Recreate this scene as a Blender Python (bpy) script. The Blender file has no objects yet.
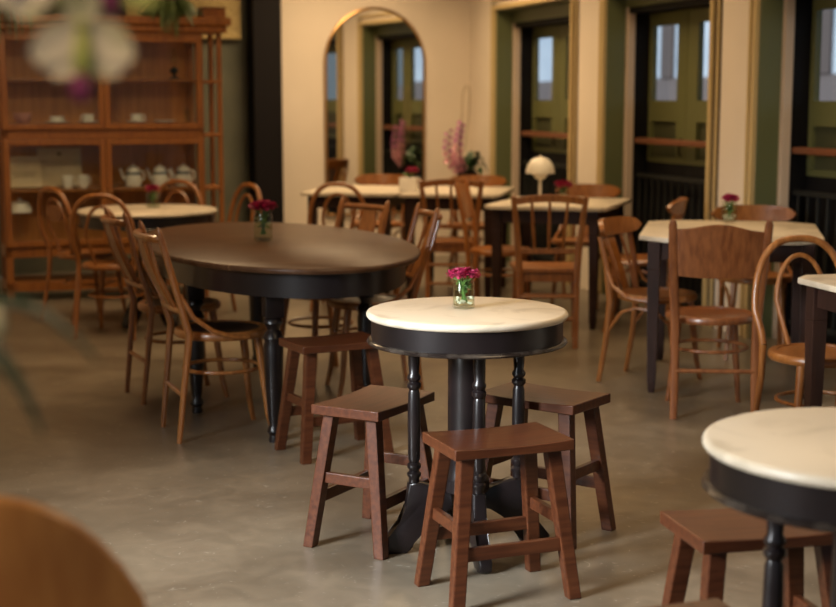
import bpy, bmesh, math, random
from mathutils import Vector, Matrix
random.seed(7)
R = math.radians
PI = math.pi
scene = bpy.context.scene
COL = scene.collection

# ------------------------------------------------------------------ camera
cam_d = bpy.data.cameras.new('camera')
cam_d.sensor_width = 36.0
cam_d.lens = 62.44
cam_d.clip_start = 0.05
cam_d.dof.use_dof = True
cam_d.dof.focus_distance = 4.62
cam_d.dof.aperture_fstop = 2.5
cam = bpy.data.objects.new('camera', cam_d)
cam.location = (0, 0, 1.47)
cam.rotation_euler = (R(90 - 8.07), 0, 0)
COL.objects.link(cam)
scene.camera = cam

# ------------------------------------------------------------------ world, lights, exposure
world = bpy.data.worlds.new('sky')
scene.world = world
world.use_nodes = True
bg = world.node_tree.nodes['Background']
bg.inputs['Color'].default_value = (0.72, 0.86, 1.0, 1)
bg.inputs['Strength'].default_value = 0.26

vs = scene.view_settings
vs.view_transform = 'Standard'
vs.look = 'None'
vs.gamma = 1.0
vs.use_curve_mapping = False
vs.exposure = 0.0


def area_light(name, loc, power, color, size, rot=(0, 0, 0), size_y=None, spread=180):
    d = bpy.data.lights.new(name, 'AREA')
    d.energy = power
    d.color = color
    d.size = size
    d.spread = R(spread)
    if size_y:
        d.shape = 'RECTANGLE'
        d.size_y = size_y
    else:
        d.shape = 'DISK'
    o = bpy.data.objects.new(name, d)
    o.location = loc
    o.rotation_euler = rot
    COL.objects.link(o)
    return o


WARM = (1.0, 0.70, 0.39)
# ceiling lamps above the frame, over the tables; the last is added fill
for lx, ly, power in ((0.30, 4.75, 20), (-0.75, 7.10, 13), (-1.95, 8.80, 20), (0.60, 9.60, 28), (1.75, 7.20, 23), (-0.30, 11.90, 66),
                      (1.20, 3.20, 15), (-0.90, -0.50, 46)):  # last: added behind the camera to brighten the near chair and orchid
    area_light('ceiling_and_fill_light', (lx, ly, 3.1), power, WARM, 1.2, spread=145)
pd = bpy.data.lights.new('cabinet_fill_light', 'POINT')  # unseen point light added to brighten the cabinet
pd.energy = 42
pd.color = WARM
pd.shadow_soft_size = 0.16
po = bpy.data.objects.new('cabinet_fill_light', pd)
po.location = (-1.95, 8.0, 2.55)
COL.objects.link(po)
# daylight falling in through the open shop front left of the camera
area_light('shopfront_daylight', (-3.3, 1.7, 2.1), 92, (0.90, 0.96, 1.0), 1.2, (R(64), 0, R(-55)), 1.3, spread=60)
sun_d = bpy.data.lights.new('sun', 'SUN')        # falls on the street side, shut out of the room by roof and wall
sun_d.energy = 3.6
sun_d.color = (0.86, 0.93, 1.0)
sun_d.angle = R(3)
sun = bpy.data.objects.new('sun', sun_d)
sun.rotation_euler = (R(48), 0, R(-72))
COL.objects.link(sun)



# ------------------------------------------------------------------ materials
def new_mat(name):
    m = bpy.data.materials.new(name)
    m.use_nodes = True
    nt = m.node_tree
    return m, nt, nt.nodes['Principled BSDF']


def plain(name, col, rough=0.5, metal=0.0, emit=None, estr=0.0, spec=0.5, coat=0.0):
    m, nt, b = new_mat(name)
    b.inputs['Base Color'].default_value = (*col, 1)
    b.inputs['Roughness'].default_value = rough
    b.inputs['Metallic'].default_value = metal
    b.inputs['Specular IOR Level'].default_value = spec
    b.inputs['Coat Weight'].default_value = coat
    if emit:
        b.inputs['Emission Color'].default_value = (*emit, 1)
        b.inputs['Emission Strength'].default_value = estr
    return m


def mottled(name, c1, c2, scale=5.0, rough=0.5, stretch=(1, 1, 1), detail=4, bump=0.0, coat=0.0, lo=0.35, hi=0.65,
            spec=0.5, distortion=0.0):
    m, nt, b = new_mat(name)
    tc = nt.nodes.new('ShaderNodeTexCoord')
    mp = nt.nodes.new('ShaderNodeMapping')
    mp.inputs['Scale'].default_value = stretch
    nz = nt.nodes.new('ShaderNodeTexNoise')
    nz.inputs['Scale'].default_value = scale
    nz.inputs['Detail'].default_value = detail
    nz.inputs['Distortion'].default_value = distortion
    rp = nt.nodes.new('ShaderNodeValToRGB')
    rp.color_ramp.elements[0].color = (*c1, 1)
    rp.color_ramp.elements[1].color = (*c2, 1)
    rp.color_ramp.elements[0].position = lo
    rp.color_ramp.elements[1].position = hi
    L = nt.links.new
    L(tc.outputs['Object'], mp.inputs['Vector'])
    L(mp.outputs['Vector'], nz.inputs['Vector'])
    L(nz.outputs['Fac'], rp.inputs['Fac'])
    L(rp.outputs['Color'], b.inputs['Base Color'])
    b.inputs['Roughness'].default_value = rough
    b.inputs['Coat Weight'].default_value = coat
    b.inputs['Coat Roughness'].default_value = 0.12
    b.inputs['Specular IOR Level'].default_value = spec
    if bump:
        bp = nt.nodes.new('ShaderNodeBump')
        bp.inputs['Strength'].default_value = bump
        bp.inputs['Distance'].default_value = 0.01
        L(nz.outputs['Fac'], bp.inputs['Height'])
        L(bp.outputs['Normal'], b.inputs['Normal'])
    return m


M = {}
M['honey'] = mottled('honey_wood', (0.19, 0.064, 0.013), (0.30, 0.112, 0.026), 9, 0.34, (6, 6, 0.7), coat=0.15)
M['amber'] = mottled('amber_wood', (0.27, 0.085, 0.016), (0.40, 0.15, 0.034), 9, 0.34, (6, 6, 0.7), coat=0.15)
M['lit_amber'] = mottled('lit_amber_wood', (0.46, 0.19, 0.055), (0.60, 0.28, 0.085), 5, 0.36, (6, 6, 0.7), coat=0.15)  # amber wood lightened in place of lamp light on the near chair
M['chair_dark'] = mottled('brown_wood', (0.13, 0.040, 0.012), (0.21, 0.072, 0.022), 9, 0.32, (6, 6, 0.7), coat=0.3)
M['red_wood'] = mottled('red_brown_wood', (0.048, 0.013, 0.005), (0.088, 0.027, 0.010), 7, 0.36, (0.8, 9, 9), coat=0.12, spec=0.35)
M['table_leg'] = mottled('dark_table_wood', (0.018, 0.008, 0.006), (0.034, 0.014, 0.009), 7, 0.45, (6, 6, 0.7), spec=0.25)
M['black'] = mottled('black_lacquer', (0.006, 0.004, 0.004), (0.011, 0.007, 0.007), 6, 0.32, coat=0.1, spec=0.4)
M['black_seat'] = plain('black_vinyl', (0.012, 0.008, 0.007), 0.38)
M['moulding'] = mottled('daylit_black_edge', (0.012, 0.008, 0.007), (0.060, 0.048, 0.038), 18, 0.2, lo=0.40, hi=0.70)  # paler mottling paints the daylight highlight along the table lip
M['marble'] = mottled('marble', (0.36, 0.30, 0.215), (0.60, 0.52, 0.40), 4.0, 0.34, detail=8, lo=0.30, hi=0.50, distortion=1.2)
M['cabinet'] = mottled('cabinet_teak', (0.20, 0.064, 0.010), (0.29, 0.104, 0.017), 6, 0.40, (7, 7, 0.6))
M['cab_back'] = mottled('cabinet_back_boards', (0.42, 0.165, 0.036), (0.55, 0.23, 0.055), 5, 0.5, (7, 7, 0.5))
M['wall'] = mottled('cream_plaster', (0.66, 0.575, 0.465), (0.70, 0.61, 0.50), 1.8, 0.75, detail=2)
M['ceiling'] = plain('ceiling_paint', (0.50, 0.45, 0.38), 0.8)
M['grey_green'] = mottled('grey_green_wall', (0.10, 0.105, 0.072), (0.13, 0.13, 0.09), 3, 0.55)
M['straw'] = mottled('woven_straw', (0.36, 0.26, 0.10), (0.60, 0.47, 0.22), 40, 0.8, (1, 1, 4), bump=0.4)
M['pillar'] = plain('dark_pillar_paint', (0.005, 0.0035, 0.004), 0.7, spec=0.2)
M['green'] = plain('olive_green_paint', (0.120, 0.135, 0.060), 0.45)
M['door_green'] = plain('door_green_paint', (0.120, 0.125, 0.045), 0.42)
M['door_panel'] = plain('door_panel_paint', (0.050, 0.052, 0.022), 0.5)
M['gold'] = plain('gold_trim_paint', (0.52, 0.39, 0.18), 0.42)
M['gold_line'] = plain('brown_line_paint', (0.06, 0.035, 0.012), 0.5)
M['cream_strip'] = plain('cream_trim_paint', (0.60, 0.48, 0.36), 0.5)
M['void'] = plain('black_frame_and_shade', (0.005, 0.0045, 0.005), 0.6, spec=0.2)  # black frame paint; on the lower door boards it stands in for shade
M['rail'] = plain('rail_wood', (0.17, 0.055, 0.022), 0.4)
M['iron'] = plain('dark_iron', (0.010, 0.011, 0.010), 0.6, spec=0.3)
M['white'] = plain('white_enamel', (0.80, 0.74, 0.62), 0.28)
M['shade'] = plain('lamp_shade_enamel', (0.70, 0.65, 0.54), 0.3, emit=(1.0, 0.80, 0.48), estr=0.0)
M['china'] = plain('white_china', (0.82, 0.77, 0.68), 0.2, coat=0.4)
M['china_grey'] = plain('grey_china_pattern', (0.10, 0.11, 0.13), 0.3)
M['pink_china'] = plain('pink_china', (0.50, 0.24, 0.19), 0.3)
M['paper'] = mottled('kraft_paper', (0.66, 0.53, 0.34), (0.74, 0.60, 0.40), 9, 0.8)
M['paper_ink'] = plain('paper_print', (0.16, 0.10, 0.06), 0.8)
M['magenta'] = mottled('magenta_petal', (0.21, 0.006, 0.038), (0.47, 0.020, 0.105), 30, 0.6)
M['pink'] = mottled('pink_orchid_petal', (0.62, 0.22, 0.30), (0.76, 0.42, 0.46), 20, 0.6)
M['violet'] = mottled('violet_orchid_petal', (0.40, 0.10, 0.30), (0.58, 0.22, 0.44), 20, 0.6)
M['petal_white'] = mottled('white_green_petal', (0.36, 0.40, 0.10), (0.74, 0.67, 0.54), 12, 0.6, lo=0.40, hi=0.54)
M['petal_green'] = mottled('lime_petal', (0.32, 0.38, 0.08), (0.48, 0.50, 0.16), 16, 0.6)
M['lip'] = plain('magenta_lip', (0.24, 0.03, 0.13), 0.5)
M['stem'] = mottled('green_stem', (0.06, 0.14, 0.025), (0.13, 0.23, 0.05), 20, 0.5)
M['leaf'] = mottled('dark_green_leaf', (0.020, 0.050, 0.014), (0.045, 0.095, 0.026), 8, 0.38)
M['leaf_teal'] = mottled('blue_green_leaf', (0.018, 0.050, 0.032), (0.034, 0.078, 0.048), 8, 0.4)
M['fern'] = mottled('fern_green', (0.05, 0.085, 0.02), (0.11, 0.15, 0.04), 20, 0.6)
M['pebble'] = mottled('pebbles', (0.45, 0.42, 0.34), (0.75, 0.72, 0.62), 30, 0.4)
M['wire'] = plain('thin_wire', (0.28, 0.20, 0.10), 0.5)
M['brass'] = plain('brass_frame', (0.42, 0.24, 0.09), 0.28, 0.9)
M['mirror'] = plain('mirror_glass', (0.86, 0.86, 0.84), 0.015, 1.0)
M['terracotta'] = plain('pot_clay', (0.16, 0.09, 0.05), 0.7)
M['facade'] = mottled('pale_facade', (0.62, 0.70, 0.82), (0.75, 0.82, 0.92), 1.2, 0.8)
M['roof'] = plain('roof_tiles', (0.16, 0.12, 0.11), 0.8)
M['steel'] = plain('bright_stud', (0.7, 0.66, 0.6), 0.2, 1.0)


def glass_sheet(name, tint=(1, 1, 1), refl=0.10):
    m = bpy.data.materials.new(name)
    m.use_nodes = True
    nt = m.node_tree
    nt.nodes.remove(nt.nodes['Principled BSDF'])
    out = nt.nodes['Material Output']
    tr = nt.nodes.new('ShaderNodeBsdfTransparent')
    tr.inputs['Color'].default_value = (*tint, 1)
    gl = nt.nodes.new('ShaderNodeBsdfGlossy')
    gl.inputs['Roughness'].default_value = 0.03
    fc = nt.nodes.new('ShaderNodeLayerWeight')
    fc.inputs['Blend'].default_value = 0.5
    pw = nt.nodes.new('ShaderNodeMath')
    pw.operation = 'POWER'
    pw.inputs[1].default_value = 5.0
    lw = nt.nodes.new('ShaderNodeMapRange')
    lw.inputs['To Min'].default_value = 0.012
    lw.inputs['To Max'].default_value = 0.9
    nt.links.new(fc.outputs['Facing'], pw.inputs[0])
    nt.links.new(pw.outputs[0], lw.inputs['Value'])
    mx = nt.nodes.new('ShaderNodeMixShader')
    nt.links.new(lw.outputs['Result'], mx.inputs['Fac'])
    nt.links.new(tr.outputs[0], mx.inputs[1])
    nt.links.new(gl.outputs[0], mx.inputs[2])
    nt.links.new(mx.outputs[0], out.inputs['Surface'])
    return m


M['pane'] = glass_sheet('window_glass', (0.93, 0.96, 0.96))
M['jar_glass'] = glass_sheet('jar_glass', (0.95, 0.97, 0.94))
M['water'] = glass_sheet('vase_water', (0.95, 0.97, 0.92))


def floor_material():
    m, nt, b = new_mat('polished_concrete')
    L = nt.links.new
    tc = nt.nodes.new('ShaderNodeTexCoord')
    n1 = nt.nodes.new('ShaderNodeTexNoise')
    n1.inputs['Scale'].default_value = 1.1
    n1.inputs['Detail'].default_value = 8
    n1.inputs['Distortion'].default_value = 0.8
    n2 = nt.nodes.new('ShaderNodeTexNoise')
    n2.inputs['Scale'].default_value = 7.0
    n2.inputs['Detail'].default_value = 6
    n2.inputs['Distortion'].default_value = 1.5
    r1 = nt.nodes.new('ShaderNodeValToRGB')
    r1.color_ramp.elements[0].color = (0.116, 0.090, 0.062, 1)
    r1.color_ramp.elements[1].color = (0.210, 0.172, 0.124, 1)
    r1.color_ramp.elements[0].position = 0.36
    r1.color_ramp.elements[1].position = 0.64
    r2 = nt.nodes.new('ShaderNodeValToRGB')
    r2.color_ramp.elements[0].color = (0.86, 0.86, 0.86, 1)
    r2.color_ramp.elements[1].color = (1.06, 1.06, 1.06, 1)
    r2.color_ramp.elements[0].position = 0.38
    r2.color_ramp.elements[1].position = 0.64
    mx = nt.nodes.new('ShaderNodeMixRGB')
    mx.blend_type = 'MULTIPLY'
    mx.inputs['Fac'].default_value = 1
    L(tc.outputs['Object'], n1.inputs['Vector'])
    L(tc.outputs['Object'], n2.inputs['Vector'])
    L(n1.outputs['Fac'], r1.inputs['Fac'])
    L(n2.outputs['Fac'], r2.inputs['Fac'])
    L(r1.outputs['Color'], mx.inputs['Color1'])
    L(r2.outputs['Color'], mx.inputs['Color2'])
    # pale scuffs and scratches
    n3 = nt.nodes.new('ShaderNodeTexNoise')
    n3.inputs['Scale'].default_value = 14
    n3.inputs['Detail'].default_value = 3
    n3.inputs['Distortion'].default_value = 3.0
    r3 = nt.nodes.new('ShaderNodeValToRGB')
    r3.color_ramp.elements[0].position = 0.655
    r3.color_ramp.elements[0].color = (0, 0, 0, 1)
    r3.color_ramp.elements[1].position = 0.72
    r3.color_ramp.elements[1].color = (0.35, 0.35, 0.35, 1)
    m2 = nt.nodes.new('ShaderNodeMixRGB')
    m2.inputs['Color2'].default_value = (0.48, 0.45, 0.38, 1)
    L(tc.outputs['Object'], n3.inputs['Vector'])
    L(n3.outputs['Fac'], r3.inputs['Fac'])
    L(r3.outputs['Color'], m2.inputs['Fac'])
    L(mx.outputs['Color'], m2.inputs['Color1'])
    L(m2.outputs['Color'], b.inputs['Base Color'])
    r4 = nt.nodes.new('ShaderNodeMapRange')
    r4.inputs['To Min'].default_value = 0.26
    r4.inputs['To Max'].default_value = 0.34
    L(n2.outputs['Fac'], r4.inputs['Value'])
    L(r4.outputs['Result'], b.inputs['Roughness'])
    b.inputs['Specular IOR Level'].default_value = 0.5
    return m


M['floor'] = floor_material()


def plank_material():
    m, nt, b = new_mat('planked_table_top')
    L = nt.links.new
    tc = nt.nodes.new('ShaderNodeTexCoord')
    sp = nt.nodes.new('ShaderNodeSeparateXYZ')
    L(tc.outputs['Object'], sp.inputs['Vector'])
    ml = nt.nodes.new('ShaderNodeMath')
    ml.operation = 'MULTIPLY'
    ml.inputs[1].default_value = 1 / 0.30
    L(sp.outputs['Y'], ml.inputs[0])
    fr = nt.nodes.new('ShaderNodeMath')
    fr.operation = 'FRACT'
    L(ml.outputs[0], fr.inputs[0])
    seam = nt.nodes.new('ShaderNodeMath')
    seam.operation = 'LESS_THAN'
    seam.inputs[1].default_value = 0.018
    L(fr.outputs[0], seam.inputs[0])
    mp = nt.nodes.new('ShaderNodeMapping')
    mp.inputs['Scale'].default_value = (1.0, 9, 1)
    L(tc.outputs['Object'], mp.inputs['Vector'])
    nz = nt.nodes.new('ShaderNodeTexNoise')
    nz.inputs['Scale'].default_value = 4
    nz.inputs['Detail'].default_value = 6
    L(mp.outputs['Vector'], nz.inputs['Vector'])
    rp = nt.nodes.new('ShaderNodeValToRGB')
    rp.color_ramp.elements[0].position = 0.3
    rp.color_ramp.elements[1].position = 0.7
    rp.color_ramp.elements[0].color = (0.046, 0.020, 0.009, 1)
    rp.color_ramp.elements[1].color = (0.085, 0.040, 0.018, 1)
    L(nz.outputs['Fac'], rp.inputs['Fac'])
    mx = nt.nodes.new('ShaderNodeMixRGB')
    mx.inputs['Color2'].default_value = (0.15, 0.09, 0.045, 1)
    L(seam.outputs[0], mx.inputs['Fac'])
    L(rp.outputs['Color'], mx.inputs['Color1'])
    L(mx.outputs['Color'], b.inputs['Base Color'])
    b.inputs['Roughness'].default_value = 0.36
    b.inputs['Specular IOR Level'].default_value = 0.20
    return m


M['planks'] = plank_material()


# ------------------------------------------------------------------ mesh helpers
class MB:
    """collects shapes in one bmesh and links them as one mesh object"""

    def __init__(self):
        self.bm = bmesh.new()

    def box(self, c, s, rz=0.0, bev=0.0):
        mat = Matrix.Translation(c) @ Matrix.Rotation(rz, 4, 'Z') @ Matrix.Diagonal((*s, 1))
        r = bmesh.ops.create_cube(self.bm, size=1.0, matrix=mat)
        if bev:
            es = list({e for v in r['verts'] for e in v.link_edges})
            bmesh.ops.bevel(self.bm, geom=es, offset=bev, segments=2, affect='EDGES', profile=0.6)
        return self

    def beam(self, p0, p1, a0, b0, a1=None, b1=None, side=(1, 0, 0), bev=0.0):
        """square-section bar from p0 to p1; a along side, b across; ends cut level"""
        a1 = a0 if a1 is None else a1
        b1 = b0 if b1 is None else b1
        p0, p1 = Vector(p0), Vector(p1)
        d = (p1 - p0).normalized()
        s = Vector(side).normalized()
        if abs(d.z) > 0.5:
            s = Vector((s.x, s.y, 0)).normalized()
            t = Vector((-s.y, s.x, 0))
        else:
            s = Vector((0, 0, 1))
            t = d.cross(s).normalized()
        vs_ = []
        for p, a, b_ in ((p0, a0, b0), (p1, a1, b1)):
            for i, j in ((-1, -1), (1, -1), (1, 1), (-1, 1)):
                vs_.append(self.bm.verts.new(p + s * (a / 2 * i) + t * (b_ / 2 * j)))
        f = [(0, 1, 2, 3), (7, 6, 5, 4), (0, 4, 5, 1), (1, 5, 6, 2), (2, 6, 7, 3), (3, 7, 4, 0)]
        fs = [self.bm.faces.new([vs_[k] for k in q]) for q in f]
        if bev:
            es = list({e for v in vs_ for e in v.link_edges})
            bmesh.ops.bevel(self.bm, geom=es, offset=bev, segments=2, affect='EDGES', profile=0.6)
        return self

    def tube(self, pts, r, seg=8, closed=False, flat=1.0):
        pts = [Vector(p) for p in pts]
        n = len(pts)
        rs = r if isinstance(r, (list, tuple)) else [r] * n
        rings = []
        up = None
        for i, p in enumerate(pts):
            if closed:
                d = (pts[(i + 1) % n] - pts[i - 1]).normalized()
            else:
                d = (pts[min(i + 1, n - 1)] - pts[max(i - 1, 0)]).normalized()
            if up is None:
                up = Vector((0, 0, 1)) if abs(d.z) < 0.9 else Vector((0, 1, 0))
            x = d.cross(up)
            if x.length < 1e-5:
                x = d.orthogonal()
            x.normalize()
            y = x.cross(d).normalized()
            up = y
            rings.append([self.bm.verts.new(p + (x * math.cos(2 * PI * k / seg) + y * math.sin(2 * PI * k / seg) * flat) * rs[i])
                          for k in range(seg)])
        m_ = n if closed else n - 1
        for i in range(m_):
            a, b_ = rings[i], rings[(i + 1) % n]
            for k in range(seg):
                self.bm.faces.new((a[k], a[(k + 1) % seg], b_[(k + 1) % seg], b_[k]))
        if not closed:
            self.bm.faces.new(rings[0][::-1])
            self.bm.faces.new(rings[-1])
        return self

    def lathe(self, prof, seg=32, c=(0, 0, 0), sx=1.0, sy=1.0, closed=False):
        """profile of (radius, z) pairs turned about z; caps the ends"""
        rings = []
        for (r_, z) in prof:
            if r_ < 1e-6:
                rings.append([self.bm.verts.new((c[0], c[1], c[2] + z))])
            else:
                rings.append([self.bm.verts.new((c[0] + sx * r_ * math.cos(2 * PI * k / seg),
                                                 c[1] + sy * r_ * math.sin(2 * PI * k / seg), c[2] + z)) for k in range(seg)])
        pairs = list(zip(rings[:-1], rings[1:]))
        if closed:
            pairs.append((rings[-1], rings[0]))
        for a, b_ in pairs:
            for k in range(seg):
                k2 = (k + 1) % seg
                if len(a) == 1 and len(b_) == 1:
                    break
                if len(a) == 1:
                    self.bm.faces.new((a[0], b_[k2], b_[k]))
                elif len(b_) == 1:
                    self.bm.faces.new((a[k], a[k2], b_[0]))
                else:
                    self.bm.faces.new((a[k], a[k2], b_[k2], b_[k]))
        if not closed:
            if len(rings[0]) > 1:
                self.bm.faces.new(rings[0][::-1])
            if len(rings[-1]) > 1:
                self.bm.faces.new(rings[-1])
        return self

    def prism(self, poly, o, u, v, w, th, bev=0.0):
        """2-D polygon in the plane (o; u, v), thickened th along w (centred)"""
        o, u, v, w = Vector(o), Vector(u), Vector(v), Vector(w)
        a = [self.bm.verts.new(o + u * p[0] + v * p[1] - w * th / 2) for p in poly]
        b_ = [self.bm.verts.new(o + u * p[0] + v * p[1] + w * th / 2) for p in poly]
        n = len(poly)
        f0 = self.bm.faces.new(a[::-1])
        f1 = self.bm.faces.new(b_)
        for k in range(n):
            self.bm.faces.new((a[k], a[(k + 1) % n], b_[(k + 1) % n], b_[k]))
        if bev:
            es = list(set(f0.edges) | set(f1.edges))
            bmesh.ops.bevel(self.bm, geom=es, offset=bev, segments=2, affect='EDGES', profile=0.6)
        return self

    def sheet(self, rows, th=0.0):
        """grid of points -> surface, optionally thickened"""
        g = [[self.bm.verts.new(p) for p in row] for row in rows]
        fs = []
        for i in range(len(g) - 1):
            for j in range(len(g[0]) - 1):
                fs.append(self.bm.faces.new((g[i][j], g[i][j + 1], g[i + 1][j + 1], g[i + 1][j])))
        if th:
            bmesh.ops.recalc_face_normals(self.bm, faces=fs)
            bmesh.ops.solidify(self.bm, geom=fs, thickness=th)
        return self

    def ball(self, c, r, seg=12, s=(1, 1, 1)):
        mat = Matrix.Translation(c) @ Matrix.Diagonal((*s, 1))
        bmesh.ops.create_uvsphere(self.bm, u_segments=seg, v_segments=max(6, seg // 2), radius=r, matrix=mat)
        return self

    def build(self, name, mat, parent=None, loc=(0, 0, 0), rz=0.0, smooth=40):
        bmesh.ops.recalc_face_normals(self.bm, faces=self.bm.faces)
        me = bpy.data.meshes.new(name)
        self.bm.to_mesh(me)
        self.bm.free()
        for m_ in (mat if isinstance(mat, (list, tuple)) else [mat]):
            me.materials.append(m_)
        if smooth:
            for p in me.polygons:
                p.use_smooth = True
            me.set_sharp_from_angle(angle=R(smooth))
        o = bpy.data.objects.new(name, me)
        o.location = loc
        o.rotation_euler = (0, 0, rz)
        COL.objects.link(o)
        if parent:
            o.parent = parent
        return o


def thing(name, label, cat, loc=(0, 0, 0), rz=0.0, group=None):
    o = bpy.data.objects.new(name, None)
    o.empty_display_size = 0.1
    o.location = loc
    o.rotation_euler = (0, 0, rz)
    COL.objects.link(o)
    return tag(o, label, cat, group)


def tag(o, label, cat, group=None, kind=None):
    o['label'] = label
    o['category'] = cat
    if group:
        o['group'] = group
    if kind:
        o['kind'] = kind
    return o


def structure(o):
    o['kind'] = 'structure'
    return o


def copy_tree(o, parent=None):
    c = o.copy()
    COL.objects.link(c)
    if parent:
        c.parent = parent
    for ch in list(o.children):
        copy_tree(ch, c)
    return c


def place(proto, first, loc, rz, label, group=None, sz=1.0):
    """first use moves the prototype itself, later uses copy it"""
    o = proto if first else copy_tree(proto)
    o.location = loc
    o.rotation_euler = (0, 0, rz)
    o.scale = (1, 1, sz)
    o['label'] = label
    if group:
        o['group'] = group
    return o


def arch(w, z0, z1, y0, y1, n=18, pinch=1.0):
    """points of an upright bent hoop, left foot to right foot"""
    pts = []
    for k in range(n + 1):
        a = PI - PI * k / n
        x = w * math.cos(a)
        s = math.sin(a)
        z = z0 + (z1 - z0) * s
        pts.append((x, y0 + (y1 - y0) * s, z))
    return pts


# ------------------------------------------------------------------ room frames
WX, WY = 0.660, 13.200          # a point on the door wall
WROT = R(-72.5)                 # local x runs along the wall towards the camera, local y out of the room
CX, CY = 0.488, 13.745          # corner of door wall and mirror wall
BROT = R(22.5)                  # local x runs to the right along the mirror wall, local y out of the room
CEIL = 3.2


def on_wall(mb, name, mat, parent=None, smooth=0):
    if parent:
        return mb.build(name, mat, parent, smooth=smooth)
    return mb.build(name, mat, None, (WX, WY, 0), WROT, smooth)


def back(x, y, z=0.0):
    """point in the mirror wall frame -> world"""
    c, s = math.cos(BROT), math.sin(BROT)
    return (CX + c * x - s * y, CY + s * x + c * y, z)


# floor, ceiling, walls
structure(MB().box((0.5, 7, -0.05), (18, 24, 0.1)).build('floor', M['floor'], smooth=0))
structure(MB().box((0.0, 7.2, CEIL + 0.05), (12, 18, 0.1)).build('ceiling', M['ceiling'], smooth=0))
structure(MB().box((-0.77, 0.15, CEIL / 2), (2.26, 0.3, CEIL)).build('wall_back', M['wall'], None, (CX, CY, 0), BROT, 0))
structure(MB().box((-4.2, 0.15, CEIL / 2), (4.59, 0.3, CEIL)).build('wall_back_left', M['grey_green'], None, (CX, CY, 0), BROT, 0))
structure(MB().box((-2.028, -0.03, CEIL / 2), (0.255, 0.36, CEIL), bev=0.004).build('trim_1', M['pillar'], None, (CX, CY, 0), BROT, 0))
structure(MB().box((-3.75, 5.0, CEIL / 2), (0.2, 13.4, CEIL)).build('wall_left', M['wall'], smooth=0))

OPEN = [(0.122, 1.816), (2.436, 4.037), (4.600, 6.230), (6.950, 8.55)]
ZTOP = 2.24
w = MB()
edges = [-0.60] + [e for p in OPEN for e in p] + [15.0]
for k in range(0, len(edges), 2):
    a, b_ = edges[k], edges[k + 1]
    w.box(((a + b_) / 2, 0.18, CEIL / 2), (b_ - a, 0.36, CEIL))
for a, b_ in OPEN:
    w.box(((a + b_) / 2, 0.18, (CEIL + ZTOP) / 2), (b_ - a, 0.36, CEIL - ZTOP))
structure(on_wall(w, 'wall_right', M['wall']))


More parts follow.
